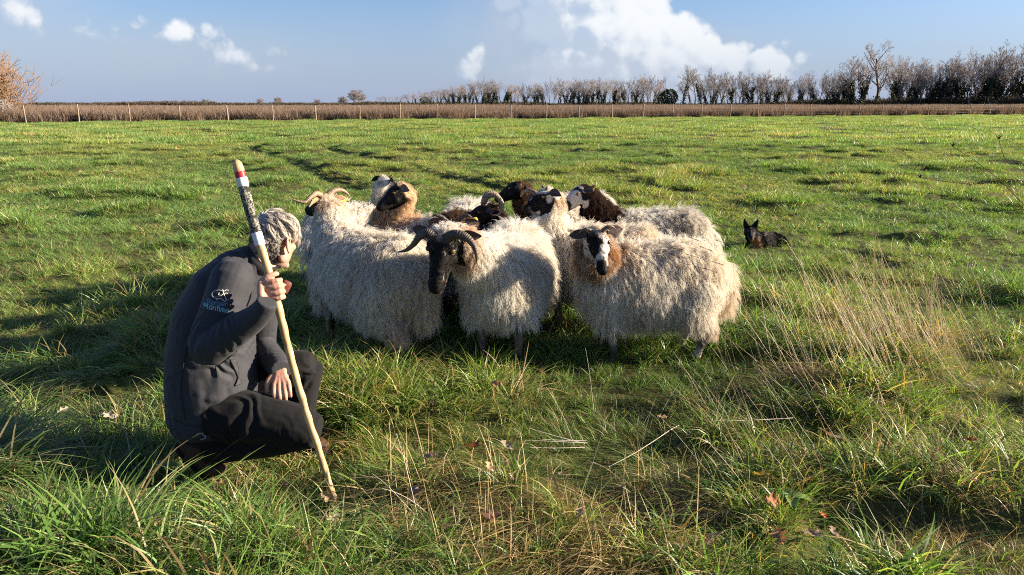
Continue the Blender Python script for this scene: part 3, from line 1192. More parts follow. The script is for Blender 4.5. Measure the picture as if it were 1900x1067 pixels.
def build_trees():
    rng = random.Random(12)
    kinds = []
    for k in range(9):
        ivy = (0, 0.45, 0.9, 0.2, 0.65, 0.3, 1.0, 0, 0.7)[k]
        tr, cr, iv = tree_meshes(100 + k, 12.0, 0.17 + 0.02 * (k % 3), 0.62 + 0.10 * (k % 3), 0.36, ivy, 4, (3, 4 + k % 2), 1 if k % 4 else 2, 0.040)
        tr.materials.append(M['bark'])
        cr.materials.append(M['twig'])
        kinds.append((tr, cr, iv))

    def zh(px, top, D):
        return (191.0 - top) / FPX * D * 1.03 + 1.6
    px = 716.0
    special = ((1590, 22), (1225, 16), (1250, 12), (1858, 16))
    while px < 1990:
        D = float(np.interp(px, *ROW_D)) * rng.uniform(0.95, 1.05)
        top = float(np.interp(px, *ROW_TOP)) + rng.uniform(0, 15) * (191 - float(np.interp(px, *ROW_TOP))) / 90
        H = zh(px, top, D)
        if not any(abs(px - a) < w for a, w in special):
            k = rng.randrange(9) if px > 780 else rng.choice([0, 3, 7, 1])
            me = kinds[k]
            sz = H / 11.6
            iv = me[2] is not None
            if px < 1150:
                lab = 'bare slender tree with ivied trunk in the distant left part of the row' if iv else 'bare leafless tree in the distant left stretch of the tree row'
                gr = 'ivied trees in the left stretch of the row' if iv else 'bare trees in the left stretch of the row'
            elif px < 1500:
                lab = 'slim bare tree with dark ivied trunk in the middle of the row' if iv else 'slim bare tree without ivy in the middle of the tree row'
                gr = 'ivied trees in the middle of the row' if iv else 'bare trees in the middle of the row'
            else:
                lab = 'tall bare tree with dark ivied trunk at the right end of the row' if iv else 'tall bare branching tree at the right end of the tree row'
                gr = 'ivied trees at the right of the row' if iv else 'bare trees at the right of the row'
            place_tree(me, ((px - 950) / FPX * D * 1.03, D, -0.1), sz * rng.uniform(.75, 1.2), sz, rng.uniform(0, 6.28), 'bare_tree', lab, 'tree', gr)
        px += rng.uniform(5.0, 8.5) * (1.0 if px > 880 else 0.8)
    # the ones that stand out
    big = tree_meshes(311, 13.0, 0.36, 0.85, 0.34, 0.25, 4, (4, 5), 1, 0.045)
    big[0].materials.append(M['bark'])
    big[1].materials.append(M['twig'])
    D = 205.0
    place_tree(big, ((1588 - 950) / FPX * D * 1.03, D, -.1), 1.22, zh(1588, 90, D) / 12.6, 1.0, 'broad_tree', 'broad bare tree rising above the rest of the tree row', 'tree')
    D = 262.0
    place_tree(tree_meshes_m(303, 12.0, 0.28, 0.8, 0.3, 0.6), ((1250 - 950) / FPX * D * 1.03, D, -.1), 1.1, zh(1250, 131, D) / 11.6, 2.0, 'domed_tree', 'dome-crowned bare tree with ivy, right of the dark round evergreen', 'tree')
    D = 168.0
    place_tree(tree_meshes_m(305, 11.0, 0.25, 0.55, 0.4, 1.0), ((1858 - 950) / FPX * D * 1.03, D, -.1), 1.0, zh(1858, 92, D) / 10.6, .4, 'ivied_tree', 'tree smothered in dark ivy near the right edge of the row', 'tree')
    # round evergreens
    nr = np.random.default_rng(5)

    def evergreen(px, D, h, w, label):
        n = 900
        a = nr.normal(0, 1, (n, 3))
        a /= np.linalg.norm(a, axis=1)[:, None]
        a *= nr.uniform(0.55, 1.0, (n, 1)) ** 0.5 * (0.85 + 0.3 * vnoise(a * 3.0 + 7, 3))[:, None]
        q = a * np.array([w / 2, w / 2, h * 0.42]) + np.array([0, 0, h * 0.58])
        root = empty('evergreen_tree', ((px - 950) / FPX * D * 1.03, D, -0.1))
        tag(root, label, 'tree')
        add_obj('crown', leaf_cloud('crown', q, nr, 0.22, 0.5, [(0.02, 0.04, 0.012), (0.03, 0.055, 0.016), (0.04, 0.06, 0.02)]), None, root)
        mb = MB()
        mb.tube([(0, 0, -.2), (.05, 0, h * .3), (0, .05, h * .6)], [.22, .18, .1], 7)
        add_obj('trunk', mb.mesh('trunk'), M['bark'], root)
    evergreen(1224, 268, 6.6, 6.2, 'dark round evergreen bush in the middle of the tree row')
    evergreen(797, 560, 6.5, 7.0, 'small dark round evergreen at the far left of the tree row')
    # lone trees and bushes on the left horizon
    for (px, top, D, lab) in ((682, 168, 640, 'round-crowned bare tree standing alone at the left end of the tree row'), (655, 179, 700, 'small pale bare tree left of the round-crowned lone tree'),
                              (612, 184, 620, 'low rounded brown bush on the horizon above the fence'), (538, 180, 760, 'broad faint bare treetop on the left horizon'),
                              (510, 183, 780, 'small faint bare tree beside the broad treetop on the left horizon'), (412, 183, 700, 'lone rounded scrubby bush on the far left horizon')):
        H = zh(px, top, D)
        me = tree_meshes_m(400 + px, 9.0, 0.3, 0.95, 0.18, 0, 3, (5, 6), 3, 0.13)
        place_tree(me, ((px - 950) / FPX * D * 1.03, D, -.1), H / 8.6 * 1.35, H / 8.6, 0, 'distant_tree', lab, 'tree')


def tree_meshes_m(*a, **k):
    t = tree_meshes(*a, **k)
    t[0].materials.append(M['bark'])
    t[1].materials.append(M['twig'])
    return t


# ------------------------------------------------------------------ willow scrub at the left and the bush out of frame on the right
def shrub(name, loc, h, w, n, seed, label, mat, leaves=0, lmat=None, thick=0.02, stemr=0.05):
    rng = np.random.default_rng(seed)
    root = empty(name, loc)
    tag(root, label, 'shrub')
    V, F = [], []
    b = 0
    ends = []
    mb = MB()
    for i in range(n):
        a = rng.uniform(0, 6.283)
        rr = abs(rng.normal(0, .42))
        tip = np.array([math.cos(a) * rr * w, math.sin(a) * rr * w, h * rng.uniform(.45, 1.0) * (1 - 0.35 * min(rr, 1.0) ** 2)])
        base = np.array([math.cos(a) * rr * w * .35, math.sin(a) * rr * w * .35, -0.1])
        t = np.linspace(0, 1, 6)[:, None]
        mid = base + (tip - base) * np.array([.35, .35, .6]) + rng.normal(0, .06 * h, 3)
        pts = base * (1 - t) ** 2 + mid * 2 * t * (1 - t) + tip * t * t
        ends.append(pts)
        if i < 26:
            mb.tube([tuple(p) for p in pts[:5]], [stemr, stemr * .8, stemr * .6, stemr * .4, stemr * .3], 5)
        lines = [pts]
        for s in range(7):
            k = rng.integers(1, 5)
            d = rng.normal(0, 1, 3) * np.array([.6, .6, .4]) + np.array([0, 0, .8])
            d /= np.linalg.norm(d)
            ll = h * rng.uniform(.08, .22)
            lines.append(np.stack([pts[k], pts[k] + d * ll * .5 + rng.normal(0, .02 * h, 3), pts[k] + d * ll]))
        for ln in lines:
            for q in range(len(ln) - 1):
                p0, p1 = ln[q], ln[q + 1]
                tt = p1 - p0
                tt = tt / (np.linalg.norm(tt) + 1e-9)
                s1 = np.cross(tt, [0.3, .9, .2])
                s1 /= np.linalg.norm(s1)
                u1 = np.cross(tt, s1)
                for (pp, rad) in ((p0, thick * (1 - .5 * q / len(ln))), (p1, thick * (1 - .5 * (q + 1) / len(ln)))):
                    for k in range(3):
                        V.append(pp + s1 * rad * math.cos(2.094 * k) + u1 * rad * math.sin(2.094 * k))
                for k in range(3):
                    k2 = (k + 1) % 3
                    F.append([b + k, b + k2, b + 3 + k2, b + 3 + k])
                b += 6
    add_obj('stems', mb.mesh('stems'), M['bark'], root)
    me = mesh_np('twigs', np.array(V), np.array(F))
    add_obj('twigs', me, mat, root)
    if leaves:
        e = np.concatenate(ends)
        q = e[rng.integers(0, len(e), leaves)] + rng.normal(0, .05 * h, (leaves, 3))
        q = q[q[:, 2] > 0.05]
        add_obj('foliage', leaf_cloud('foliage', q, rng, 0.03, 0.06, [(0.05, 0.08, 0.02), (0.07, 0.09, 0.03), (0.12, 0.08, 0.04)]), None, root)
    return root


ROOTS = {}
build_fence()
build_trees()
shrub('willow_shrub', (-47.0, 68.5, 0), 6.6, 5.6, 420, 3, 'tall orange-brown leafless willow scrub at the left edge', M['twig_orange'], thick=0.022)
shrub('bramble_shrub', (-43.8, 64.8, 0), 2.2, 3.0, 160, 4, 'low tangled brown bramble below the willow at the left edge', M['twig'], thick=0.02)

# ------------------------------------------------------------------ strands (wool, hair, fur)
def mesh_arrays(me):
    co = get_co(me)
    me.calc_loop_triangles()
    tri = np.empty(len(me.loop_triangles) * 3, np.int32)
    me.loop_triangles.foreach_get('vertices', tri)
    tri = tri.reshape(-1, 3)
    nr = np.empty(len(me.vertices) * 3, np.float32)
    me.vertices.foreach_get('normal', nr)
    return co, tri, nr.reshape(-1, 3).astype(float)


def unit(v):
    return v / (np.linalg.norm(v, axis=1)[:, None] + 1e-9)


def strands(name, me, n, weight, length, colour, comb, parent, mat, seed=0, K=9, clump=11, grav=0.30, spread=0.3, curl=0.008, turns=1.6,
            radius=0.0009, tight=0.7, frizz=0.006, lift=1.0, center=None, pull=0.0):
    """grow n strands on mesh me. weight/length/colour/comb are functions of (points, normals)"""
    rng = np.random.default_rng(seed)
    co, tri, nr = mesh_arrays(me)
    cen = co[tri].mean(1)
    tn = unit(nr[tri].mean(1))
    area = 0.5 * np.linalg.norm(np.cross(co[tri[:, 1]] - co[tri[:, 0]], co[tri[:, 2]] - co[tri[:, 0]]), axis=1)
    w = area * np.clip(weight(cen, tn), 0, None)
    w /= w.sum()
    pick = rng.choice(len(tri), n, p=w)
    u, v = rng.uniform(0, 1, n), rng.uniform(0, 1, n)
    k = u + v > 1
    u[k], v[k] = 1 - u[k], 1 - v[k]
    T = tri[pick]
    root = co[T[:, 0]] * (1 - u - v)[:, None] + co[T[:, 1]] * u[:, None] + co[T[:, 2]] * v[:, None]
    nor = unit(nr[T[:, 0]] * (1 - u - v)[:, None] + nr[T[:, 1]] * u[:, None] + nr[T[:, 2]] * v[:, None])
    ng = max(n // clump, 4)
    gi = rng.choice(n, ng, replace=False)
    g0, gn = root[gi], nor[gi]
    L = length(g0, gn) * rng.uniform(0.75, 1.2, ng)
    d = unit(gn * lift + comb(g0, gn) + rng.normal(0, spread, (ng, 3)))
    q = unit(np.cross(gn, rng.normal(0, 1, (ng, 3))))
    q2 = unit(np.cross(d, q))
    ph = rng.uniform(0, 6.283, ng)
    tr = turns * rng.uniform(0.6, 1.4, ng)
    ca = curl * rng.uniform(0.4, 1.5, ng)
    path = np.empty((ng, K, 3))
    p = g0.copy()
    for j in range(K):
        t = j / (K - 1)
        a = ph + tr * 6.283 * t
        off = (q * np.cos(a)[:, None] + q2 * np.sin(a)[:, None]) * (ca * min(t * 2.2, 1.0))[:, None]
        path[:, j] = p + off
        d = unit(d + np.array([0, 0, -1.0]) * grav * (0.5 + t))
        if center is not None:
            d = unit(d + unit(center[None] - p) * pull)
        p = p + d * (L / (K - 1))[:, None]
    path -= (path[:, 0] - g0)[:, None, :]
    kd = kdtree.KDTree(ng)
    for i in range(ng):
        kd.insert(g0[i], i)
    kd.balance()
    near = np.array([kd.find(r)[1] for r in root])
    lv = rng.uniform(0.65, 1.15, n)
    t = np.linspace(0, 1, K)
    rel = path[near] - g0[near][:, None, :]
    offs = (root - g0[near])
    pos = root[:, None, :] + rel * lv[:, None, None] - offs[:, None, :] * (tight * t ** 0.8)[None, :, None]
    jit = rng.normal(0, frizz, (n, 1, 3)) * t[None, :, None] + rng.normal(0, frizz * .14, (n, K, 3)) * t[None, :, None]
    pos = pos + jit
    cur = bpy.data.hair_curves.new(name)
    cur.add_curves([K] * n)
    cur.attributes['position'].data.foreach_set('vector', pos.astype(np.float32).ravel())
    rad = radius * rng.uniform(0.7, 1.3, (n, 1)) * (1 - 0.75 * t ** 2)[None, :]
    at = cur.attributes.get('radius') or cur.attributes.new('radius', 'FLOAT', 'POINT')
    at.data.foreach_set('value', rad.astype(np.float32).ravel())
    c = np.clip(colour(root, nor) * rng.uniform(0.85, 1.1, (n, 1)) * rng.uniform(0.9, 1.08, (ng, 1))[near], 0, .93)
    at = cur.attributes.new('col', 'FLOAT_COLOR', 'CURVE')
    at.data.foreach_set('color', np.concatenate([c, np.ones((n, 1))], 1).astype(np.float32).ravel())
    return add_obj(name, cur, mat, parent)


# ------------------------------------------------------------------ sheep
CREAM = np.array((0.86, 0.815, 0.73))
WHITE = np.array((0.88, 0.85, 0.79))
GREYW = np.array((0.78, 0.75, 0.69))
DARK = np.array((0.010, 0.0085, 0.0075))
BROWN = np.array((0.17, 0.10, 0.06))
TAN = np.array((0.74, 0.56, 0.38))
DBROWN = np.array((0.055, 0.032, 0.022))


def seg_dist(p, a, b):
    a, b = np.array(a), np.array(b)
    d = b - a
    t = np.clip(((p - a) @ d) / (d @ d), 0, 1)
    return np.linalg.norm(p - a - t[:, None] * d, axis=1), t


def horn(parent, HF, pts, r0, side, col0, col1, ridges=26, name='horn'):
    """pts in head frame (forward, out, up); ridged tapering spiral"""
    w = [HF @ Vector((p[0], p[1] * side, p[2])) for p in pts]
    cp, _ = catmull(w, [0] * len(w), 9)
    n = len(cp)
    rad = []
    for i in range(n):
        t = i / (n - 1)
        rad.append((i, t))
    mb = MB()
    # finer along the length for the ridges
    cp2, _ = catmull(cp, [0] * n, 3)
    m = len(cp2)
    rr = []
    for i in range(m):
        t = i / (m - 1)
        rr.append(max(r0 * (1 - t) ** 0.72 * (1 + 0.06 * math.sin(t * ridges * 6.283 + 1.5 * math.sin(t * 31.0))), 0.002))
    mb.tube(cp2, rr, 12)
    me = mb.mesh(name)
    co = get_co(me)
    cpn = np.array([tuple(c) for c in cp2])
    nv = 12
    tt = np.clip(np.arange(len(co)) // nv / max(m - 1, 1), 0, 1)
    c = np.array(col0)[None] * (1 - tt[:, None]) + np.array(col1)[None] * tt[:, None]
    rid = 0.5 + 0.5 * np.sin(tt * ridges * 6.283)
    c = c * (0.8 + 0.28 * rid)[:, None] * (0.75 + 0.5 * vnoise(co * 40.0, 2))[:, None]
    set_col(me, c)
    return add_obj(name, me, M['horn'], parent)


def ear(parent, HF, base, direction, length, width, side, col_out, col_in, name='ear'):
    """cupped leaf"""
    b = HF @ Vector((base[0], base[1] * side, base[2]))
    d = (HF.to_3x3() @ Vector((direction[0], direction[1] * side, direction[2]))).normalized()
    up = (HF.to_3x3() @ Vector((0.55, 0, 0.8))).normalized()
    wv = d.cross(up).normalized()
    nv = wv.cross(d).normalized()
    nu, ns = 9, 7
    V, C = [], []
    for lay in (1, -1):
        for i in range(nu):
            t = i / (nu - 1)
            w = width * (math.sin(math.pi * min(1.0, (t * 0.86 + 0.14)) ** 1.25) ** 0.8 + 0.02)
            for j in range(ns):
                s = (j / (ns - 1) - 0.5) * 2
                cup = 0.55 * w * (s * s) - 0.02 * t * t
                p = b + d * (t * length) + wv * (s * w * 0.5) + nv * (cup * 0.5 + lay * 0.0025 * (1 - abs(s)) + lay * 0.0008) - Vector((0, 0, 0.16 * length * t * t))
                V.append(p)
                C.append(col_in if lay > 0 else col_out)
    F = []
    q = nu * ns
    for i in range(nu - 1):
        for j in range(ns - 1):
            a = i * ns + j
            F.append([a, a + 1, a + ns + 1, a + ns])
            F.append([q + a, q + a + ns, q + a + ns + 1, q + a + 1])
    for i in range(nu - 1):
        for j in (0, ns - 1):
            a, c = i * ns + j, (i + 1) * ns + j
            F.append([a, c, q + c, q + a] if j == 0 else [a, q + a, q + c, c])
    for i in (0, nu - 1):
        for j in range(ns - 1):
            a = i * ns + j
            F.append([a, q + a, q + a + 1, a + 1])
    me = bpy.data.meshes.new(name)
    me.from_pydata([tuple(v) for v in V], [], F)
    me.update()
    me.polygons.foreach_set('use_smooth', np.ones(len(me.polygons), bool))
    set_col(me, C)
    return add_obj(name, me, M['hide'], parent)


HORNS = {
    'arch': ([(-.005, .030, .062), (-.03, .075, .118), (-.055, .135, .128), (-.065, .185, .092), (-.045, .212, .030), (-.015, .220, -.015)], 0.027),
    'flare': ([(-.005, .030, .062), (-.03, .075, .112), (-.05, .125, .098), (-.055, .165, .045), (-.04, .215, -.005), (-.02, .262, -.02)], 0.026),
    'wide': ([(-.005, .030, .062), (-.05, .085, .105), (-.08, .16, .10), (-.075, .225, .055), (-.03, .26, .01), (.03, .29, .0)], 0.025),
    'curl': ([(-.005, .032, .06), (-.06, .055, .115), (-.125, .075, .10), (-.15, .09, .03), (-.115, .11, -.035), (-.055, .125, -.045), (-.015, .14, .0)], 0.028),
    'ram_left': ([(.018, .030, .056), (-.002, .072, .076), (.0, .125, .072), (.028, .165, .052), (.068, .182, .026), (.102, .180, .0)], 0.028),
    'ram_right': ([(.018, .030, .056), (.004, .062, .072), (.024, .098, .072), (.060, .126, .055), (.090, .165, .04), (.102, .215, .03)], 0.026),
    'low_right': ([(-.005, .03, .06), (-.02, .08, .088), (-.03, .14, .088), (-.03, .19, .06), (-.02, .225, .015)], .027),
    'low_left': ([(-.005, .03, .06), (-.02, .08, .082), (-.03, .14, .060), (-.02, .19, .030), (.0, .24, .045), (.02, .285, .075)], .025),
    'short': ([(-.005, .034, .062), (-.012, .062, .088), (-.012, .095, .085), (-.008, .115, .062)], 0.015),
    'nub': ([(-.005, .034, .060), (-.01, .052, .080), (-.012, .068, .082)], 0.013),
    'spike': ([(-.01, .034, .062), (-.03, .07, .098), (-.03, .11, .118), (-.02, .135, .105)], 0.017),
}


SHEEP_Z = 0.03         # the flock stands on the trodden level


def make_sheep(label, pos, heading, scale, poll_w, fwd_w, face, fleece_col, horns, n_wool=30000, seed=0, head_scale=0.9, voxel=0.009, wool_len=0.098,
               tagged=None, legcol=(0.10, 0.075, 0.055), horn_cols=((0.13, 0.095, 0.065), (0.32, 0.24, 0.16)), curlf=1.0, roll=0.0, low=False, earcol=None, name='sheep', step=0.0, n_face=0, ear_len=1.0):
    """pos (x, y); heading: direction of the body; poll_w: world point of the poll; fwd_w: world direction of the face"""
    hd = Vector((heading[0], heading[1], 0)).normalized()
    rz = math.atan2(hd.y, hd.x)
    z0 = SHEEP_Z - 0.01
    root = empty(name, (pos[0], pos[1], z0), rz)
    root.scale = (scale,) * 3
    tag(root, label, 'sheep', 'the flock of sheep')
    ROOTS[label] = root
    MW = Matrix.Translation((pos[0], pos[1], z0)) @ Matrix.Rotation(rz, 4, 'Z') @ Matrix.Scale(scale, 4)
    inv = MW.inverted()
    poll = inv @ Vector(poll_w)
    f = (inv.to_3x3() @ Vector(fwd_w)).normalized()
    up = Vector((0, 0, 1))
    if abs(f.z) > 0.55:
        # steep heads: the top of the head leans back along the neck
        pass
    left = up.cross(f)
    if left.length < 0.1:
        left = Vector((0, 1, 0))
    left.normalize()
    up = f.cross(left).normalized()
    if roll:
        qr = Quaternion(f, roll)
        left.rotate(qr)
        up.rotate(qr)
    S = head_scale
    HF = Matrix.Translation(poll) @ Matrix(((f.x, left.x, up.x, 0), (f.y, left.y, up.y, 0), (f.z, left.z, up.z, 0), (0, 0, 0, 1))) @ Matrix.Scale(S, 4)
    mb = MB()
    Y = Vector((0, 1, 0))
    # trunk
    mb.loft([((-.475, 0, .575), .03, .04, Y), ((-.445, 0, .565), .11, .13, Y), ((-.36, 0, .545), .178, .195, Y), ((-.22, 0, .53), .202, .21, Y),
             ((-.05, 0, .505), .212, .220, Y), ((.12, 0, .51), .208, .220, Y), ((.26, 0, .53), .18, .205, Y), ((.35, 0, .56), .125, .15, Y), ((.40, 0, .57), .06, .08, Y)], 24)
    # neck
    nb = Vector((.25, 0, .60))
    ne = HF @ Vector((-0.035, 0, -0.012))
    mid = nb.lerp(ne, .55) + Vector((.045, 0, -.015))
    pts, rad = catmull([nb, mid, ne], [.135, .098, .070], 5)
    mb.tube(pts, rad, 18)
    # head: sections (forward, drop of the centre, half width, half height)
    hs = [(-.055, -.012, .038, .040), (-.035, -.010, .058, .062), (.0, -.006, .064, .074), (.045, -.008, .066, .080), (.085, -.014, .058, .076), (.125, -.019, .047, .066),
          (.165, -.023, .040, .056), (.20, -.025, .037, .049), (.228, -.027, .036, .044), (.250, -.032, .030, .034), (.262, -.036, .016, .018)]
    mb.loft([(HF @ Vector((t, 0, dz)), w * S, h * S, left) for t, dz, w, h in hs], 20, 2.25)
    for s in (-1, 1):      # brow ridges, cheeks
        mb.ball(HF @ Vector((.045, .048 * s, .034)), .024 * S, n=10)
        mb.ball(HF @ Vector((.075, .040 * s, -.040)), .034 * S, n=10)
        mb.ball(HF @ Vector((.232, .016 * s, -.018)), .021 * S, n=10)
    mb.ball(HF @ Vector((.215, 0, -.058)), .024 * S, .028 * S, .016 * S, n=10)
    # legs
    rj = random.Random(seed + 5)
    for s in (-1, 1):
        k = rj.uniform(-.04, .04) + step * s
        mb.tube([(.27, .10 * s, .52), (.265, .115 * s, .38), (.27 + k * .5, .115 * s, .235), (.262 + k, .112 * s, .09), (.275 + k, .112 * s, .055), (.285 + k, .112 * s, .0)],
                [.085, .055, .034, .024, .030, .034], 12, sub=3)
        k = rj.uniform(-.04, .04) - step * s
        mb.tube([(-.31, .10 * s, .52), (-.22, .125 * s, .40), (-.335 + k * .4, .12 * s, .27), (-.375 + k * .6, .118 * s, .225), (-.345 + k, .115 * s, .09), (-.33 + k, .115 * s, .055), (-.315 + k, .115 * s, .0)],
                [.12, .10, .050, .037, .025, .031, .034], 12, sub=3)
    # tail
    mb.tube([(-.45, 0, .60), (-.505, 0, .54), (-.515, 0, .44), (-.505, 0, .33)], [.04, .038, .034, .022], 10, sub=3)
    me = fuse(mb, 'body', voxel, 3)
    co = get_co(me)
    fv, lv, uv = (np.array(tuple(x)) for x in (f, left, up))
    pl = np.array(tuple(poll))

    def head_co(p):
        r = (p - pl) / S
        return np.stack([r @ fv, r @ lv, r @ uv], 1)

    def face_w(p):
        """1 on the bare face, 0 on the woolly body"""
        h = head_co(p)
        d = np.maximum(np.abs(h[:, 1]) / .09, np.abs(h[:, 2] + .01) / .11)
        return sstep(h[:, 0], -.035, .0) * (d < 1.0) * (h[:, 0] < .32)

    def neck_t(p):
        d, t = seg_dist(p, tuple(nb), tuple(ne))
        return d, t

    def leg_low(p):
        # front legs bare to the elbow, hind legs woolly to the hock
        lim = np.where(p[:, 0] > 0, .29, .19)
        return p[:, 2] < lim

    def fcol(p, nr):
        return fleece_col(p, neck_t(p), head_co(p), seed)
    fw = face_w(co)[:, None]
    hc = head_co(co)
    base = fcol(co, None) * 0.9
    fc = face(hc, co)
    lc = np.array(legcol)[None] * (0.25 + 1.5 * sstep(vnoise(co * 16.0, seed + 9), .35, .65))[:, None]
    if low:
        pass
    cc = base * (1 - fw) + fc * fw
    lg = (leg_low(co) & (co[:, 2] < .34))[:, None]
    cc = np.where(lg, lc, cc)
    hoof = (co[:, 2] < .045)[:, None]
    cc = np.where(hoof, np.array((.03, .025, .02))[None], cc)
    set_col(me, cc)
    add_obj('body', me, M['hide'], root)

    def weight(p, nr):
        w = 1.0 - face_w(p)
        w = w * np.where(leg_low(p), 0.0, 1.0)
        h = head_co(p)
        w = w * np.where((h[:, 0] > -.05) & (np.abs(h[:, 1]) < .085) & (np.abs(h[:, 2]) < .1), 0.6, 1.0)
        return w

    def length(p, nr):
        d, t = neck_t(p)
        h = head_co(p)
        headish = (h[:, 0] > -.06) & (np.linalg.norm(h[:, 1:], axis=1) < .13)
        L = np.full(len(p), wool_len)
        L = np.where((d < .17) & (t > .25), wool_len * (1.0 - .55 * t), L)
        L = np.where(headish, .026, L)
        L = np.where(p[:, 2] < .42, np.minimum(L * 1.12, .12), L)
        L = np.where(p[:, 2] < .30, .065, L)
        return L * (0.85 + 0.3 * vnoise(p * 7.0, seed + 3))

    def comb(p, nr):
        h = head_co(p)
        headish = (h[:, 0] > -.07) & (np.linalg.norm(h[:, 1:], axis=1) < .13)
        c = np.tile(np.array([-.32, 0, -.30]), (len(p), 1))
        c = c + (np.stack([vnoise(p * 5.0, seed + 1), vnoise(p * 5.0, seed + 2), vnoise(p * 5.0, seed + 4)], 1) - .5) * 0.7
        return np.where(headish[:, None], -fv[None] * .5, c)
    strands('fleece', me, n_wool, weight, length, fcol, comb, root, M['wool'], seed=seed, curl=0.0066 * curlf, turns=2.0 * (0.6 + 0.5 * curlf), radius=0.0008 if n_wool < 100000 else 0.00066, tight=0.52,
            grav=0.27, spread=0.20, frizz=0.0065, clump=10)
    if n_face:
        def fweight(p, nr):
            return np.clip(face_w(p), 0, 1)

        def fcomb(p, nr):
            return np.tile(-fv * 1.6, (len(p), 1))
        strands('face_hair', me, n_face, fweight, lambda p, nr: np.full(len(p), .010), lambda p, nr: face(head_co(p), p), fcomb, root, M['coat'], seed=seed + 40, K=4, clump=3,
                grav=.05, spread=.25, curl=.0005, radius=.0005, tight=.2, frizz=.001, lift=.45)
    # eyes
    for s in (-1, 1):
        e = MB()
        c = HF @ Vector((.062, .0595 * s, .026))
        e.ball(c, .0155 * S, n=14)
        em = e.mesh('eye')
        p = get_co(em) - np.array(tuple(c))
        out = np.array(tuple((HF.to_3x3() @ Vector((.35, 1.0 * s, .1))).normalized()))
        k = (p @ out) / (.0155 * S)
        dz = np.abs(p @ uv) / (.0155 * S)
        ec = np.where(k[:, None] > .62, np.array((.20, .12, .03)), np.array((.02, .015, .01)))
        ec = np.where(((k > .7) & (dz < .22))[:, None], np.array((.004, .004, .004)), ec)
        set_col(em, ec)
        add_obj('eye', em, M['eye'], root)
    # ears
    ec = earcol or tuple(DARK * 1.6)
    EARS = {}
    for s in (-1, 1):
        EARS[s] = ear(root, HF, (-.012, .056, .026), (-.30, 1.0, -.05), .115 * ear_len, .058, s, ec, tuple(np.array(ec) * 1.6 + np.array((.05, .03, .025))))
    # horns
    if horns:
        hl = horns if isinstance(horns, (list, tuple)) else (horns, horns)
        for s, hn in zip((1, -1), hl):
            if hn:
                pts, r0 = HORNS[hn]
                horn(root, HF, pts, r0 * S, s, horn_cols[0], horn_cols[1], 30 if len(pts) > 4 else 12)
    if tagged:
        for s in (tagged if isinstance(tagged, tuple) else (tagged,)):
            t = MB()
            c = HF @ Vector((-.05, .13 * s, .0))
            a = (HF.to_3x3() @ Vector((.5, .1 * s, .9))).normalized()
            d = (HF.to_3x3() @ Vector((-.4, .9 * s, -.2))).normalized()
            t.loft([(c - a * .002, .024 * S, .019 * S, d), (c, .027 * S, .021 * S, d), (c + a * .002, .024 * S, .019 * S, d)], 12, 4.0)
            add_obj('ear_tag', t.mesh('ear_tag'), M['tagy'], EARS[s])
    return root


def lerp_c(a, b, w):
    return a[None] * (1 - w[:, None]) + b[None] * w[:, None]


# --- face patterns: hc = (forward, left, up) in the head frame
def face_black(speck=0.0, pale_mouth=True, base=DARK, crown=None):
    def f(hc, co):
        n = vnoise(co * 55.0, 3)
        c = np.tile(base, (len(hc), 1)) * (0.7 + 0.7 * n)[:, None]
        if speck:
            w = sstep(vnoise(co * np.array([150, 150, 70.]), 4), .60, .85) * sstep(vnoise(co * 24.0, 6), .5, .75) * sstep(np.abs(hc[:, 1]), .012, .035) * .6 * speck
            c = c * (1 - w[:, None]) + np.array((.42, .38, .33))[None] * w[:, None]
        if pale_mouth:
            w = sstep(-hc[:, 2], .040, .062) * sstep(hc[:, 0], .10, .17)
            w = np.maximum(w, sstep(hc[:, 0], .235, .25) * sstep(-hc[:, 2], .036, .05)) * (0.5 + 0.5 * n)
            c = c * (1 - w[:, None]) + np.array((.50, .40, .32))[None] * w[:, None]
        nos = np.exp(-((hc[:, 0] - .250) / .010) ** 2 - ((np.abs(hc[:, 1]) - .017) / .008) ** 2 - ((hc[:, 2] + .018) / .009) ** 2)
        c = c * (1 - .9 * np.clip(nos, 0, 1))[:, None]
        if crown is not None:
            w = sstep(hc[:, 2], .045, .07) * sstep(hc[:, 0], .05, .01)
            c = c * (1 - w[:, None]) + crown[None] * w[:, None]
        return c
    return f


def face_piebald(shift=0.0):
    """white cheeks and blaze, black eye patch on the animal's right, dark muzzle"""
    def f(hc, co):
        n = fbm(co * 26.0, 8, 2) - .5
        t, s, u = hc[:, 0], hc[:, 1] + shift, hc[:, 2]
        white = np.array((.56, .50, .43))[None] * (0.7 + .5 * vnoise(co * 70.0, 14))[:, None]
        patch = np.exp(-((t - .075) / .085) ** 2 - ((s + .042) / .030) ** 2) * sstep(u, -.035, .0)
        muz = sstep(t + n * .06, .165, .19) * sstep(np.abs(s), .036, .022)
        muz = np.maximum(muz, sstep(t + n * .03, .205, .225))
        lip = sstep(-u, .046, .058) * sstep(t, .2, .22)
        k = np.clip(sstep(patch + n * .9, .20, .34) + muz, 0, 1) * (1 - lip)
        spot = sstep(vnoise(co * 60.0, 12), .64, .76) * sstep(t, .05, .1) * .8
        k = np.clip(k + spot * (s < .02), 0, 1)
        poll = sstep(-t, -.05, .02) * sstep(u, .02, .05)
        c = white * (1 - k[:, None]) + (DARK * 1.2)[None] * k[:, None]
        c = c * (1 - .55 * poll[:, None]) + np.array((.38, .25, .17))[None] * (.55 * poll[:, None])
        return c
    return f


def face_patch(seed=1, amt=.5):
    def f(hc, co):
        n = fbm(co * 14.0 + seed * 3.3, 20 + seed, 2)
        k = sstep(n, amt - .05, amt + .05)
        k = np.maximum(k, sstep(hc[:, 0], .19, .22))
        return lerp_c(np.array((.62, .56, .48)), DARK * 1.2, k)
    return f


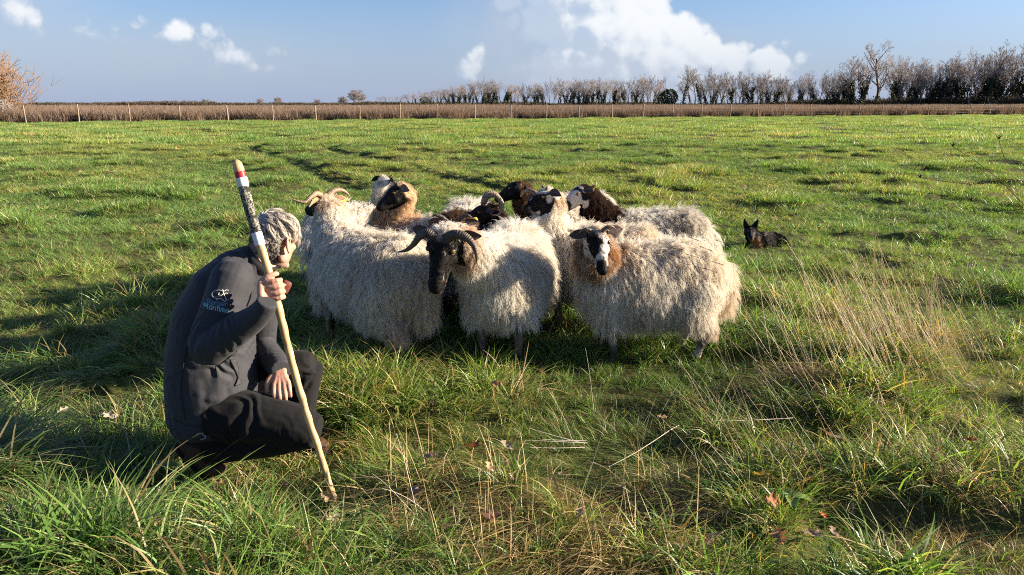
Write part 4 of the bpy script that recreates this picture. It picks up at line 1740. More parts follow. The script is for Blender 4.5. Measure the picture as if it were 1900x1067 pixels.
# --- fleece colours
def fl_plain(base=CREAM, belly=.25, collar=None, collar_w=0.0, rump=0.0, neck_all=None, grey=0.0, mixed=1.0):
    def f(p, nk, hc, seed):
        d, t = nk
        n = fbm(p * 6.0, seed + 60, 2)
        c = lerp_c(base, base * np.array((.82, .76, .68)), np.clip((n - .35) * 1.6, 0, 1))
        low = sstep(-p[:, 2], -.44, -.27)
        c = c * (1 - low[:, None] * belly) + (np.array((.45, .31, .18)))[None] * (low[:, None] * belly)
        if rump:
            w = sstep(-p[:, 0], .30, .45) * sstep(-p[:, 2], -.62, -.35) * rump
            c = c * (1 - w[:, None]) + np.array((.62, .44, .26))[None] * w[:, None]
        if grey:
            w = grey * sstep(n, .45, .6)
            c = c * (1 - w[:, None]) + np.array((.30, .27, .24))[None] * w[:, None]
        if collar is not None:
            w = sstep(t + (n - .5) * .5, collar_w, collar_w + .25) * sstep(-d, -.26, -.16) * mixed * (1 - .85 * sstep(t, .88, .99)) * (0.55 + .45 * sstep(vnoise(p * 22.0, seed + 5), .3, .6))
            c = c * (1 - w[:, None]) + collar[None] * w[:, None] * (0.7 + .6 * n)[:, None]
        if neck_all is not None:
            w = sstep(t + (n - .5) * .3, .12, .30) * (d < .26)
            c = c * (1 - w[:, None]) + neck_all[None] * w[:, None] * (0.6 + .8 * n)[:, None]
        return c
    return f


def build_flock():
    q = 1.0

    def W(n):
        return int(n * q)
    # the three in front
    make_sheep('shaggy cream sheep with long horns, its rump to us, right of the crouching man', (-.91, 4.60), (-.72, .69), 1.03, P(604, 378, 4.98), (-.72, .62, -.20),
               face_black(.3, False), fl_plain(CREAM, .22, collar=np.array((.62, .44, .26)), collar_w=.78, rump=.35), ('low_left', 'low_right'), W(135000), 1, head_scale=.86, curlf=1.3, tagged=-1,
               legcol=(.17, .10, .06), horn_cols=((.30, .20, .12), (.24, .17, .11)), earcol=(.30, .19, .11), step=.04)
    make_sheep('ram with black face and ridged curving horns, facing us in the front middle', (-.02, 4.60), (-.20, -.98), 1.04, P(826, 444, 4.02), (-.20, -.47, -.86),
               face_black(1.0, True, crown=np.array((.45, .38, .28))), fl_plain(WHITE, .12, collar=np.array((.60, .38, .20)), collar_w=.50, mixed=.7), ('ram_left', 'ram_right'), W(135000), 2, head_scale=1.12, curlf=.7,
               legcol=(.07, .058, .048), horn_cols=((.055, .045, .035), (.15, .105, .07)), roll=R(-6), name='ram', n_face=9000, ear_len=1.25, earcol=(.035, .024, .018))
    make_sheep('cream sheep with a black and white piebald face and rusty collar, front right', (.84, 4.46), (-.99, -.12), .97, P(1108, 440, 4.17), (.10, -.66, -.72),
               face_piebald(), fl_plain(CREAM, .10, collar=np.array((.42, .225, .105)), collar_w=.20, rump=.5, mixed=1.0), ('short', 'short'), W(135000), 3, head_scale=.92, curlf=.85,
               legcol=(.17, .145, .12), roll=R(10), horn_cols=((.12, .085, .06), (.20, .15, .10)), n_face=9000)
    # second rank
    make_sheep('white sheep behind the piebald one, its black and white head raised to the left', (.58, 5.06), (-.985, .15), .99, P(1016, 362, 5.08), (-.80, -.28, -.42),
               face_patch(2, .47), fl_plain(CREAM, .3, collar=np.array((.58, .42, .26)), collar_w=.6), ('nub', 'nub'), W(52000), 4, head_scale=.80, curlf=.9, legcol=(.12, .09, .06), n_face=5000)
    make_sheep('sheep at the back right with dark brown neck wool and pale fleece', (1.10, 5.86), (-.99, .05), .98, P(1080, 356, 5.85), (-.74, -.22, -.50),
               face_patch(5, .52), fl_plain(GREYW, .2, neck_all=DBROWN, grey=.35), None, W(52000), 5, tagged=1, curlf=.9)
    make_sheep('sheep facing us with lowered black head and short horns behind the ram', (-.34, 5.50), (-.08, -1.0), 1.10, P(842, 422, 4.78), (-.05, -.55, -.80),
               face_black(.2, False, crown=np.array((.2, .15, .1))), fl_plain(GREYW, .2, neck_all=BROWN * .55), ('spike', 'spike'), W(32000), 6, tagged=1, horn_cols=((.04, .03, .025), (.10, .075, .05)))
    make_sheep('dark-headed sheep with a tightly curled brown horn, behind the ram', (.26, 5.56), (-1.0, .03), .92, P(902, 392, 5.18), (-.92, -.10, -.42),
               face_black(.0, False, base=DBROWN * .5), fl_plain(CREAM, .2, neck_all=DBROWN), ('curl', 'curl'), W(26000), 7, horn_cols=((.16, .12, .085), (.34, .25, .17)), voxel=.011)
    make_sheep('sheep with tan neck and black face looking left behind the long-horned one', (-.78, 5.42), (-.72, .69), 1.0, P(742, 354, 5.32), (-.80, -.30, -.52),
               face_black(.2, False), fl_plain(GREYW, .2, neck_all=TAN), ('nub', 'nub'), W(40000), 8, head_scale=.80, tagged=-1, curlf=1.7, earcol=(.06, .045, .035))
    make_sheep('pale woolly sheep at the back left, its head hidden by the tan-necked one', (-1.32, 6.25), (.62, .78), 1.0, P(716, 340, 6.42), (.55, .6, -.45),
               face_black(.5, False), fl_plain(GREYW, .2), ('nub', 'nub'), W(26000), 9, voxel=.011)
    make_sheep('brown curly-necked sheep with a black face in the back row', (.50, 6.92), (-.92, -.28), 1.0, P(960, 348, 6.6), (-.88, .12, -.42),
               face_black(.0, False), fl_plain(GREYW, .2, neck_all=BROWN), None, W(26000), 10, voxel=.011, curlf=1.6)
    make_sheep('horned sheep looking away in the back row above the raised piebald head', (.52, 6.30), (-.55, -.82), 1.0, P(1008, 374, 5.72), (-.35, -.70, -.58),
               face_black(.8, False, crown=np.array((.55, .48, .38))), fl_plain(GREYW, .2), ('low_left', 'low_right'), W(26000), 11, voxel=.011, horn_cols=((.12, .085, .06), (.36, .27, .18)))


build_flock()

# ------------------------------------------------------------------ the shepherd
M['skin'] = mat_principled('skin', ('attr', 'col'), 0.5, 0.35, bump=[(220, 0.0012, (1, 1, 1)), (70, 0.0012, (1, 1, 1))], var=0.12, vscale=50, sss=0.25)
M['jacket'] = mat_principled('softshell_jacket', (0.029, 0.029, 0.034), 0.72, 0.25, bump=[(24, 0.003, (1, .7, 1)), (600, 0.0008, (1, 1, 1))], var=0.28, vscale=7, sheen=0.06)
M['jacket_trim'] = mat_principled('jacket_trim', (0.012, 0.012, 0.014), 0.6, 0.3)
M['trousers'] = mat_principled('black_trousers', (0.008, 0.0076, 0.0075), 0.82, 0.18, bump=[(30, 0.003, (1, 1, 1)), (500, 0.0008, (1, 1, 1))], var=0.4, vscale=8, sheen=0.04)
M['boot'] = mat_principled('brown_boot_leather', (0.055, 0.028, 0.016), 0.65, 0.25, bump=[(60, 0.003, (1, 1, 1))], var=0.35, vscale=22)
M['sole'] = mat_principled('boot_sole', (0.015, 0.014, 0.013), 0.8, 0.2, bump=[(60, 0.004, (1, 1, 1))])
M['leather'] = mat_principled('red_leather', (0.16, 0.045, 0.03), 0.5, 0.35, var=0.2, vscale=60)
M['brass'] = mat_principled('brass_rivet', (0.6, 0.5, 0.35), 0.3, 0.5, metal=0.9)
M['logo_white'] = mat_principled('white_thread', (0.6, 0.6, 0.57), 0.7, 0.2)
M['logo_blue'] = mat_principled('blue_thread', (0.13, 0.25, 0.34), 0.7, 0.2)
M['logo_teal'] = mat_principled('teal_thread', (0.25, 0.48, 0.52), 0.7, 0.2)
M['cord'] = mat_principled('grey_cord', (0.35, 0.33, 0.30), 0.7, 0.2)


def wood_mat():
    m, nt, out = mat_new('peeled_hazel')
    b = nt.node('ShaderNodeBsdfPrincipled')
    nt.l.new(b.outputs[0], out.inputs[0])
    tc = nt.node('ShaderNodeTexCoord')
    mp = nt.node('ShaderNodeMapping')
    nt.l.new(tc.outputs['Object'], mp.inputs[0])
    mp.inputs['Scale'].default_value = (1, 1, .12)
    n = nt.noise(mp.outputs[0], 90, 4, .6)
    n2 = nt.noise(tc.outputs['Object'], 9, 3, .6)
    c = nt.ramp(n, [(.3, (.40, .245, .105)), (.6, (.58, .385, .185)), (.8, (.66, .46, .24))])
    c = nt.mix(nt.smooth(n2, .5, .75), c, (.36, .20, .085, 1))
    nt.l.new(c, b.inputs['Base Color'])
    b.inputs['Roughness'].default_value = .45
    b.inputs['Specular IOR Level'].default_value = .35
    return m


def camo_mat():
    m, nt, out = mat_new('camouflage_wrap')
    b = nt.node('ShaderNodeBsdfPrincipled')
    nt.l.new(b.outputs[0], out.inputs[0])
    tc = nt.node('ShaderNodeTexCoord')
    n = nt.noise(tc.outputs['Object'], 60, 2, .5)
    c = nt.ramp(n, [(.42, (.012, .013, .011)), (.47, (.045, .046, .038)), (.53, (.30, .28, .23)), (.60, (.035, .035, .03))])
    nt.l.new(c, b.inputs['Base Color'])
    b.inputs['Roughness'].default_value = .85
    bp = nt.node('ShaderNodeBump')
    bp.inputs['Distance'].default_value = .003
    nt.l.new(nt.noise(tc.outputs['Object'], 220, 2, .5), bp.inputs['Height'])
    nt.l.new(bp.outputs[0], b.inputs['Normal'])
    return m


M['wood'] = wood_mat()
M['camo'] = camo_mat()
M['white_tape'] = mat_principled('white_tape', (.72, .70, .70), .5, .3, bump=[(120, .001, (1, 1, 1))], var=.08, vscale=40)
M['red_tape'] = mat_principled('red_tape', (.42, .02, .03), .45, .35, var=.1, vscale=40)

MAN = (-1.18, 3.05)
# the staff: points from the tip in the grass to the top
ST_B, ST_T = P(625, 950, 2.70), P(439, 299, 2.86)
ST_PX = [(625, 950), (606, 880), (580, 800), (556, 725), (536, 650), (519, 580), (500, 510), (483, 455), (462, 385), (449, 335), (439, 299)]


def staff_points():
    pts = []
    for (x, y) in ST_PX:
        t = (950 - y) / (950 - 299)
        pts.append(P(x, y, 2.70 + (2.86 - 2.70) * t))
    pts[0] = pts[0] + (pts[0] - pts[1]).normalized() * 0.03
    return pts


STAFF = staff_points()


def staff_at(py):
    ys = [p[1] for p in ST_PX]
    for i in range(len(ys) - 1):
        if ys[i] >= py >= ys[i + 1]:
            f = (ys[i] - py) / (ys[i] - ys[i + 1])
            return STAFF[i].lerp(STAFF[i + 1], f), (STAFF[i + 1] - STAFF[i]).normalized()


def build_staff():
    base = STAFF[0]
    root = empty('shepherd_staff', base)
    tag(root, 'peeled wooden staff with red, white and camouflage bands held by the man', 'staff')
    cp, _ = catmull(STAFF, [0] * len(STAFF), 6)
    n = len(cp)
    rng = random.Random(3)
    mb = MB()
    rad = []
    for i in range(n):
        t = i / (n - 1)
        r = 0.0125 + 0.0062 * t + 0.0012 * math.sin(i * 1.9) + rng.uniform(-.0006, .0006)
        if i == n - 1:
            r *= .6
        rad.append(r)
    pts = [c - base + Vector((rng.uniform(-.0012, .0012), rng.uniform(-.0012, .0012), 0)) for c in cp]
    pts.append(pts[-1] + (pts[-1] - pts[-2]).normalized() * .006)
    rad.append(rad[-1] * .4)
    mb.tube(pts, rad, 14)
    add_obj('shaft', mb.mesh('shaft'), M['wood'], root)

    def band(y0, y1, mat, name, extra):
        m = MB()
        k = 8
        ps, rs = [], []
        for i in range(k + 1):
            yy = y0 + (y1 - y0) * i / k
            c, d = staff_at(yy)
            t = (950 - yy) / 651.0
            ps.append(c - base)
            rs.append(0.0125 + 0.0062 * t + extra + (0.0006 * math.sin(i * 2.4) if name == 'grip_wrap' else 0))
        m.tube(ps, rs, 16)
        add_obj(name, m.mesh(name), mat, root)
    band(455, 431, M['white_tape'], 'white_band', .0028)
    band(433, 343, M['camo'], 'grip_wrap', .0022)
    band(346, 330, M['white_tape'], 'white_band', .0030)
    band(330.5, 319, M['red_tape'], 'red_band', .0018)


def fist_on_staff(mb, nails):
    """right hand closed round the staff; wrist comes from the lower left"""
    c, s = staff_at(538)
    camv = Vector((0, -1, 0.25))
    camv = (camv - s * camv.dot(s)).normalized()
    rt = camv.cross(s)
    if rt.x < 0:
        rt = -rt
    rt.normalize()

    def at(phi, rho, off):
        return c + s * off + rt * (rho * math.cos(R(phi))) + camv * (rho * math.sin(R(phi)))
    wrist = P(487, 578, 2.715)
    offs = (.036, .013, -.010, -.032)
    for i, o in enumerate(offs):
        k = (1.0, 1.06, 1.0, .88)[i]
        mcp = at(128, .047 * k, o + .004)
        pip = at(50, .050 * k, o - .002)
        dip = at(-25, .036 * k, o - .004)
        tip = at(-80, .029, o - .004)
        mb.tube([wrist.lerp(mcp, .1), wrist.lerp(mcp, .55) + camv * .004, mcp], [.017, .0145, .0125], 10, sub=3)
        mb.tube([mcp, pip, dip, tip], [.0122 * k, .0105 * k, .0092 * k, .0080 * k], 10, sub=4)
        mb.ball(mcp + camv * .002, .0122 * k, n=10)
        mb.ball(pip, .0112 * k, n=10)
    # thumb: leaves the side of the palm and closes over the top
    mb.tube([wrist.lerp(at(150, .04, .03), .25), at(165, .040, .030), at(100, .036, .054), at(40, .034, .060), at(-5, .030, .058)], [.017, .0165, .0125, .011, .0088], 10, sub=4)
    mb.ball(wrist.lerp(at(140, .045, 0), .55), .026, .022, .030, n=12)
    return wrist


def resting_hand(mb, wrist, down, right, back, k=1.0):
    """left hand hanging over the thigh: knuckles up, fingers bent down"""
    tips = []
    for i, sx in enumerate((-.030, -.010, .011, .030)):
        L = (.95, 1.05, 1.0, .82)[i] * k
        mcp = wrist + down * .075 * k + right * sx * k + back * .006
        pip = mcp + down * .036 * L + back * .004 + right * sx * .10
        dip = pip + down * .022 * L - back * .010
        tip = dip + down * .013 * L - back * .018
        mb.tube([wrist + right * sx * .45, wrist.lerp(mcp, .5) + back * .006, mcp], [.016, .0135, .0122], 10, sub=3)
        mb.tube([mcp, pip, dip, tip], [.0118, .0102, .0090, .0074], 10, sub=4)
        mb.ball(mcp + back * .0015, .0122, n=10)
        tips.append(tip)
    mb.ball(wrist + down * .04 * k - back * .004, .034, .030, .022, n=12)
    th = wrist - right * .020 + down * .018
    mb.tube([th, th - right * .030 + down * .028, th - right * .040 + down * .055 - back * .006, th - right * .040 + down * .080 - back * .012], [.0165, .0145, .0118, .0085], 10, sub=4)


def crease(me, seed, zones):
    """folds of cloth: ridges across a direction, fading out from each centre (centre, radius, height, folds per metre, direction along which they follow one another)"""
    co, tri, nr = mesh_arrays(me)
    d = np.zeros(len(co))
    for k, (c, rad, h, fq, ax) in enumerate(zones):
        ax = np.array(tuple(ax.normalized()))
        r = co - np.array(tuple(c))
        w = np.exp(-(np.linalg.norm(r, axis=1) / rad) ** 2)
        warp = (fbm(co * 8.0, seed + k, 2) - .5) * 3.6
        ph = (r @ ax) * fq * .62 + warp
        rid = 1 - np.abs(2 * (ph - np.floor(ph)) - 1)
        rid = rid * rid * (3 - 2 * rid) - .5
        d += w * h * 1.25 * rid * sstep(vnoise(co * 10.0, seed + 20 + k), .25, .8)
    d += .006 * (fbm(co * 7.0, seed + 50, 2) - .5)
    co = co + nr * d[:, None]
    me.vertices.foreach_set('co', co.astype(np.float32).ravel())
    me.update()


def build_man():
    gz = 0.0
    root = empty('person', (MAN[0], MAN[1], gz))
    tag(root, 'crouching person in a charcoal softshell jacket and black trousers holding a staff', 'person')
    off = Vector((MAN[0], MAN[1], gz))

    def child(name, me, mat):
        me.transform(Matrix.Translation(-off))
        return add_obj(name, me, mat, root)

    # ---- joints
    rs, re, rw = P(430, 522, 2.93), P(386, 648, 2.79), P(484, 582, 2.72)
    ls, le, lw = P(486, 525, 3.27), P(486, 640, 3.30), P(520, 684, 3.05)
    rh, rk, ra = P(398, 765, 2.97), P(580, 797, 2.93), P(362, 842, 2.98)
    lh, lk, la = P(405, 762, 3.17), P(570, 676, 3.20), P(548, 842, 3.22)
    hc = P(508, 447, 3.12)
    face = Vector((.34, .90, -.25)).normalized()
    hl = Vector((0, 0, 1)).cross(face).normalized()          # the head's left
    hu = face.cross(hl).normalized()
    HF = Matrix.Translation(hc) @ Matrix(((face.x, hl.x, hu.x, 0), (face.y, hl.y, hu.y, 0), (face.z, hl.z, hu.z, 0), (0, 0, 0, 1)))

    def H(f, l, u):
        return HF @ Vector((f, l, u))
    tf = Vector((.985, -.17, 0)).normalized()                  # the way the chest faces
    tl = Vector((.17, .985, 0)).normalized()                 # towards the left shoulder
    neck = P(480, 484, 3.10)

    # ---- body: one skin (head, neck, trunk, arms, hands, legs)
    mb = MB()
    Rm = HF.to_3x3()
    mb.ball(H(-.008, 0, .028), .100, .077, .090, Rm, 22)
    mb.ball(H(-.035, 0, .008), .080, .072, .080, Rm, 20)
    mb.loft([(H(.025, 0, .06), .064, .068, hl), (H(.03, 0, .01), .066, .070, hl), (H(.035, 0, -.035), .062, .062, hl), (H(.040, 0, -.070), .054, .050, hl), (H(.048, 0, -.098), .040, .036, hl), (H(.052, 0, -.112), .022, .020, hl)], 18)
    mb.ball(H(.086, 0, -.098), .020, .022, .017, Rm, 12)       # chin
    for s in (-1, 1):
        mb.ball(H(.062, .040 * s, -.018), .026, .024, .022, Rm, 12)      # cheekbones
        mb.ball(H(.080, .032 * s, .028), .020, .024, .013, Rm, 12)       # brow
        mb.ball(H(.002, .055 * s, -.062), .030, .016, .030, Rm, 12)      # jaw angle
    mb.tube([H(.092, 0, .020), H(.108, 0, -.006), H(.124, 0, -.030), H(.108, 0, -.040)], [.009, .011, .0135, .009], 10, sub=3)   # nose
    for s in (-1, 1):
        mb.ball(H(.108, .010 * s, -.036), .0095, n=10)
    mb.ball(H(.096, 0, -.060), .012, .022, .007, Rm, 12)
    mb.ball(H(.094, 0, -.072), .011, .020, .007, Rm, 12)
    mb.tube([neck - Vector((.03, 0, .05)), neck, H(-.03, 0, -.06)], [.062, .060, .060], 16, sub=3)
    spine = [P(398, 770, 3.07), P(392, 700, 3.07), P(396, 620, 3.08), P(420, 550, 3.09), neck]
    mb.loft([(spine[0], .12, .15, tf), (spine[1], .12, .15, tf), (spine[2], .12, .15, tf), (spine[3], .11, .16, tf), (spine[4], .05, .06, tf)], 20)
    for (a, b, c) in ((rs, re, rw), (ls, le, lw)):
        mb.tube([a, b, c], [.042, .034, .027], 12, sub=4)
    for (a, b, c) in ((rh, rk, ra), (lh, lk, la)):
        mb.tube([a, a.lerp(b, .5), b], [.07, .055, .036], 14, sub=2)
        mb.tube([b, b.lerp(c, .4), c], [.036, .036, .026], 14, sub=2)
    fist_on_staff(mb, None)
    down = (P(524, 735, 2.97) - lw).normalized()
    right = Vector((1, .1, -.10))
    right = (right - down * right.dot(down)).normalized()
    back = right.cross(down)
    if back.y > 0:
        back = -back
    resting_hand(mb, lw, down, right, back, 0.98)
    me = fuse(mb, 'body', .0034, 2, .5)
    co = get_co(me)
    hp = (co - np.array(tuple(hc))) @ np.array([tuple(face), tuple(hl), tuple(hu)]).T
    base = np.tile(np.array((.45, .245, .165)), (len(co), 1))
    n = vnoise(co * 60, 3)
    red = sstep(vnoise(co * 22, 5), .45, .8)[:, None]
    base = base * (1 - .35 * red) + np.array((.50, .23, .165))[None] * (.35 * red)
    inhead = (np.abs(hp) < .17).all(1)
    beard = inhead * sstep(-hp[:, 2], .050, .085) * sstep(hp[:, 0], -.01, .03) * (0.5 + .6 * n)
    beard = np.clip(beard, 0, .35)[:, None]
    base = base * (1 - beard) + np.array((.34, .28, .24))[None] * beard
    scalp = (inhead * sstep(hp[:, 2] - hp[:, 0] * .35, .005, .03))[:, None]
    base = base * (1 - scalp) + np.array((.34, .31, .27))[None] * scalp
    lips = (inhead * np.exp(-((hp[:, 2] + .066) / .010) ** 2 - ((hp[:, 0] - .10) / .02) ** 2))[:, None]
    base = base * (1 - .6 * lips) + np.array((.36, .12, .10))[None] * (.6 * lips)
    set_col(me, base)
    skin_co, skin_tri = None, None
    body_me = me
    child('body', me, M['skin'])

    # ears with rim and lobe
    for s in (-1, 1):
        e = MB()
        ec = H(-.012, .079 * s, -.012)
        o = (Rm @ Vector((-.35, .9 * s, 0))).normalized()
        bk = (Rm @ Vector((-.85, .25 * s, .15))).normalized()
        u = (Rm @ Vector((-.18, 0, 1))).normalized()
        rim = []
        for k in range(15):
            a = R(-130 + k * 250 / 14)
            rim.append(ec + u * (.031 * math.sin(a + R(90 - 90))) * 1.0 + bk * (.019 * math.cos(a)) + o * .012)
        e.tube(rim, [.0035] + [.0048] * 13 + [.004], 8)
        e.ball(ec + o * .004 + bk * .003, .020, .008, .027, Matrix((tuple(bk), tuple(o), tuple(u))).transposed(), 14)
        e.ball(ec - u * .029 + o * .008, .0085, .006, .010, Matrix((tuple(bk), tuple(o), tuple(u))).transposed(), 10)
        em = fuse(e, 'ear', .0016, 2, .5)
        cc = get_co(em)
        set_col(em, np.tile(np.array((.52, .27, .20)), (len(cc), 1)))
        child('ear', em, M['skin'])
    for s in (-1, 1):
        e = MB()
        ec = H(.083, .033 * s, .010)
        e.ball(ec, .0125, n=14)
        em = e.mesh('eye')
        p = get_co(em) - np.array(tuple(ec))
        k = (p @ np.array(tuple(face))) / .0125
        set_col(em, np.where((k > .86)[:, None], np.array((.05, .035, .02)), np.array((.75, .72, .68))))
        child('eye', em, M['eye'])

    # ---- hair: thick tousled grey
    hcn = np.array(tuple(hc - off))
    def hw(p, nr):
        h = (p - hcn) @ np.array([tuple(face), tuple(hl), tuple(hu)]).T
        a = (np.abs(h[:, 0]) < .17) & (np.abs(h[:, 1]) < .12) & (np.abs(h[:, 2]) < .15)
        line = h[:, 2] > np.where(h[:, 0] > .035, .055 + .2 * np.maximum(h[:, 0] - .035, 0), np.where(h[:, 0] > -.01, .010, -.085 + .0 * h[:, 0]))
        side = (np.abs(h[:, 1]) > .045) & (h[:, 0] > -.048) & (h[:, 2] < .040 - .4 * h[:, 0])
        return (a & line & ~side).astype(float)

    def hlen(p, nr):
        h = (p - hcn) @ np.array([tuple(face), tuple(hl), tuple(hu)]).T
        return np.where(h[:, 2] < -.02, .036, .034 + .056 * sstep(h[:, 2], .03, .085))

    def hcol(p, nr):
        h = (p - hcn) @ np.array([tuple(face), tuple(hl), tuple(hu)]).T
        w = sstep(-h[:, 2] - h[:, 0] * .8, -.01, .08)
        w = np.clip(w * .75 + .45 * sstep(vnoise(p * 45, 7), .5, .7), 0, 1)
        return lerp_c(np.array((.60, .55, .48)), np.array((.18, .155, .135)), w)

    def hcomb(p, nr):
        h = (p - hcn) @ np.array([tuple(face), tuple(hl), tuple(hu)]).T
        rad = h - np.array([-.05, .0, .10])
        rad = rad @ np.array([tuple(face), tuple(hl), tuple(hu)])
        c = unit(rad) * (.9 * sstep(np.linalg.norm(rad, axis=1), .03, .09))[:, None] + np.tile(np.array(tuple(-hl * .35 + face * .2)), (len(p), 1))
        low = (h[:, 2] < .02)[:, None]
        c = np.where(low, np.array(tuple(-hu * 1.2 + face * .1)), c)
        c = c + (np.stack([vnoise(p * 13.0, 1), vnoise(p * 13.0, 2), vnoise(p * 13.0, 4)], 1) - .5) * 1.7
        return c
    hair = strands('hair', body_me, 20000, hw, hlen, hcol, hcomb, root, M['hair'], seed=5, K=8, clump=45, grav=.10, spread=.10, curl=.0075, turns=1.1, radius=.00075, tight=.6, frizz=.0016, lift=.55, center=hcn, pull=.26)

    # ---- jacket
    jb = MB()
    jb.loft([(P(398, 786, 3.06), .165, .195, tf), (P(396, 770, 3.06), .186, .208, tf), (P(394, 712, 3.06), .192, .208, tf), (P(391, 655, 3.07), .178, .205, tf), (P(399, 590, 3.08), .160, .208, tf),
             (P(426, 533, 3.09), .136, .195, tf), (P(455, 500, 3.10), .105, .150, tf), (P(474, 486, 3.10), .082, .098, tf), (P(484, 478, 3.10), .072, .080, tf)], 30)
    jb.tube([rs + Vector((.0, .04, .005)), rs, rs.lerp(re, .5), re, re.lerp(rw, .5), rw.lerp(re, .10), P(490, 571, 2.712), P(496, 559, 2.706)], [.080, .088, .084, .074, .064, .050, .043, .039], 20, sub=4)
    jb.tube([ls, ls.lerp(le, .5), le, le.lerp(lw, .5), lw.lerp(le, -.06)], [.078, .074, .068, .058, .047], 18, sub=4)
    jm = fuse(jb, 'jacket', .0060, 3, .5)
    crease(jm, 3, [(P(386, 650, 2.79), .13, .011, 34, (rw - rs)), (P(440, 690, 2.95), .17, .012, 26, P(470, 700, 2.95) - P(400, 760, 2.95)), (P(345, 730, 3.0), .16, .007, 22, Vector((.2, 0, 1))),
                   (P(445, 500, 3.0), .12, .008, 28, P(480, 520, 3.0) - P(430, 470, 3.0)), (P(440, 612, 2.74), .10, .007, 40, rw - re), (P(495, 660, 3.15), .12, .009, 34, lw - le)])
    cb = MB()
    cd = (H(-.03, 0, -.05) - neck).normalized()
    cb.loft([(neck - cd * .055, .074, .084, tf), (neck - cd * .02, .079, .086, tf), (neck + cd * .02, .078, .082, tf), (neck + cd * .048, .074, .076, tf), (neck + cd * .050, .066, .068, tf), (neck + cd * .0, .060, .062, tf)], 26)
    bvh_src = jm.copy()
    jac = child('jacket', jm, M['jacket'])
    child('collar', cb.mesh('collar'), M['jacket_trim'])
    co, tri, nr = mesh_arrays(bvh_src)
    bvh = BVHTree.FromPolygons([Vector(c) for c in co], tri.tolist())
    eye = Vector((0, 0, CAM_H))

    def on_jacket(px, py, lift=.0015):
        d = (P(px, py, 3.0) - eye).normalized()
        loc, nrm, i, dist = bvh.ray_cast(eye, d)
        if loc is None:
            return None
        return loc + nrm * lift

    def stitch(name, lines, r, mat, parent=None, tr=None):
        m = MB()
        for ln in lines:
            ps = []
            # dense sampling so that the line hugs the cloth
            for (x0, y0), (x1, y1) in zip(ln[:-1], ln[1:]):
                k = max(2, int(math.hypot(x1 - x0, y1 - y0) / 1.2))
                for j in range(k):
                    q = on_jacket(x0 + (x1 - x0) * j / k, y0 + (y1 - y0) * j / k, r * .4)
                    if q is not None and (not ps or ((q - ps[-1]).length > 1e-4 and (q - ps[-1]).length < .05)):
                        ps.append(q)
            q = on_jacket(*ln[-1], r * .4)
            if q is not None and ps and 1e-4 < (q - ps[-1]).length < .05:
                ps.append(q)
            if len(ps) > 1:
                m.tube([p - off for p in ps], r, 6)
        if m.v:
            o = add_obj(name, m.mesh(name), mat, jac)
            if parent is not None:
                o.parent = parent
            return o

    def smooth2(ln, k=4):
        c, _ = catmull([Vector((x, y, 0)) for x, y in ln], [0] * len(ln), k)
        return [(v.x, v.y) for v in c]
    # emblem and lettering on the sleeve (photo pixels measured from a 3.335x enlargement)

    def E(pts):
        return smooth2([(280 + x / 3.335, 280 + y / 3.335) for x, y in pts])
    stitch('sleeve_emblem', [E([(412, 914), (388, 906), (378, 888), (392, 868), (422, 862), (444, 868), (448, 882), (434, 894), (418, 890), (424, 878)]),
                             E([(448, 882), (459, 902), (466, 922), (457, 931), (441, 918), (424, 913), (404, 922)]),
                             E([(443, 858), (452, 868), (466, 861), (481, 863)]), E([(453, 885), (464, 880), (476, 883)])], .0015, M['logo_white'])
    GL = {
        'B': [[(0, 0), (0, 10)], [(0, 10), (4, 10), (5.5, 7.6), (4, 5.2), (0, 5.2)], [(4, 5.2), (6, 2.8), (4.4, 0), (0, 0)]],
        'e': [[(0.4, 3.2), (5, 3.2), (4.6, 5.6), (2.6, 6.6), (.6, 5.4), (0, 3), (1, .6), (3, 0), (5, 1)]],
        'r': [[(0, 6.4), (0, 0)], [(0, 4), (1.2, 6), (3.2, 6.4)]],
        'g': [[(5, 6), (5, -1.4), (3.6, -3), (1, -2.8)], [(5, 4.6), (3, 6.6), (.8, 5.6), (0, 3.2), (1, .6), (3, 0), (5, 2)]],
        'M': [[(-1, 4), (0, 9), (.6, 9.6), (.2, 0)], [(.6, 9.6), (3.4, 3), (6.4, 9.8), (6.4, 1), (7.4, 0)]],
        'a': [[(5, 6), (3, 6.6), (.8, 5.4), (0, 2.8), (1, .4), (3, .4), (5, 3.4), (5, 6.2), (5, 1), (6.4, .2)]],
        'i': [[(0, 6.2), (0, 1), (1.4, .2)], [(0, 8.8), (.3, 9.2)]],
        't': [[(1, 9.6), (1, 1), (2.4, .2)], [(-1, 6.4), (3.4, 6.4)]],
        'm': [[(0, 6.2), (0, 0)], [(0, 4), (1.4, 6.2), (2.8, 6), (3, 0)], [(3, 4), (4.4, 6.2), (5.8, 6), (6, 1), (7.2, .2)]],
    }
    ADV = {'B': 8, 'e': 7, 'r': 4.6, 'g': 7.2, 'M': 9.6, 'a': 7.6, 'i': 2.6, 't': 4.4, 'm': 9}

    def word(txt, x0, y0, x1, y1, h):
        tot = sum(ADV[c] for c in txt)
        ux, uy = (x1 - x0) / tot, (y1 - y0) / tot
        sc = h / 10.0
        out, cx = [], 0
        for c in txt:
            for ln in GL[c]:
                q = []
                for gx, gy in ln:
                    q.append((x0 + (cx + gx) * ux + 0.12 * gy * sc, y0 + (cx + gx) * uy - gy * sc))
                out.append(smooth2(q, 3) if len(q) > 2 else q)
            cx += ADV[c]
        return out
    stitch('sleeve_lettering', word('Berger', 280 + 347 / 3.335, 280 + 948 / 3.335, 280 + 474 / 3.335, 280 + 964 / 3.335, 9.5), .0015, M['logo_blue'])
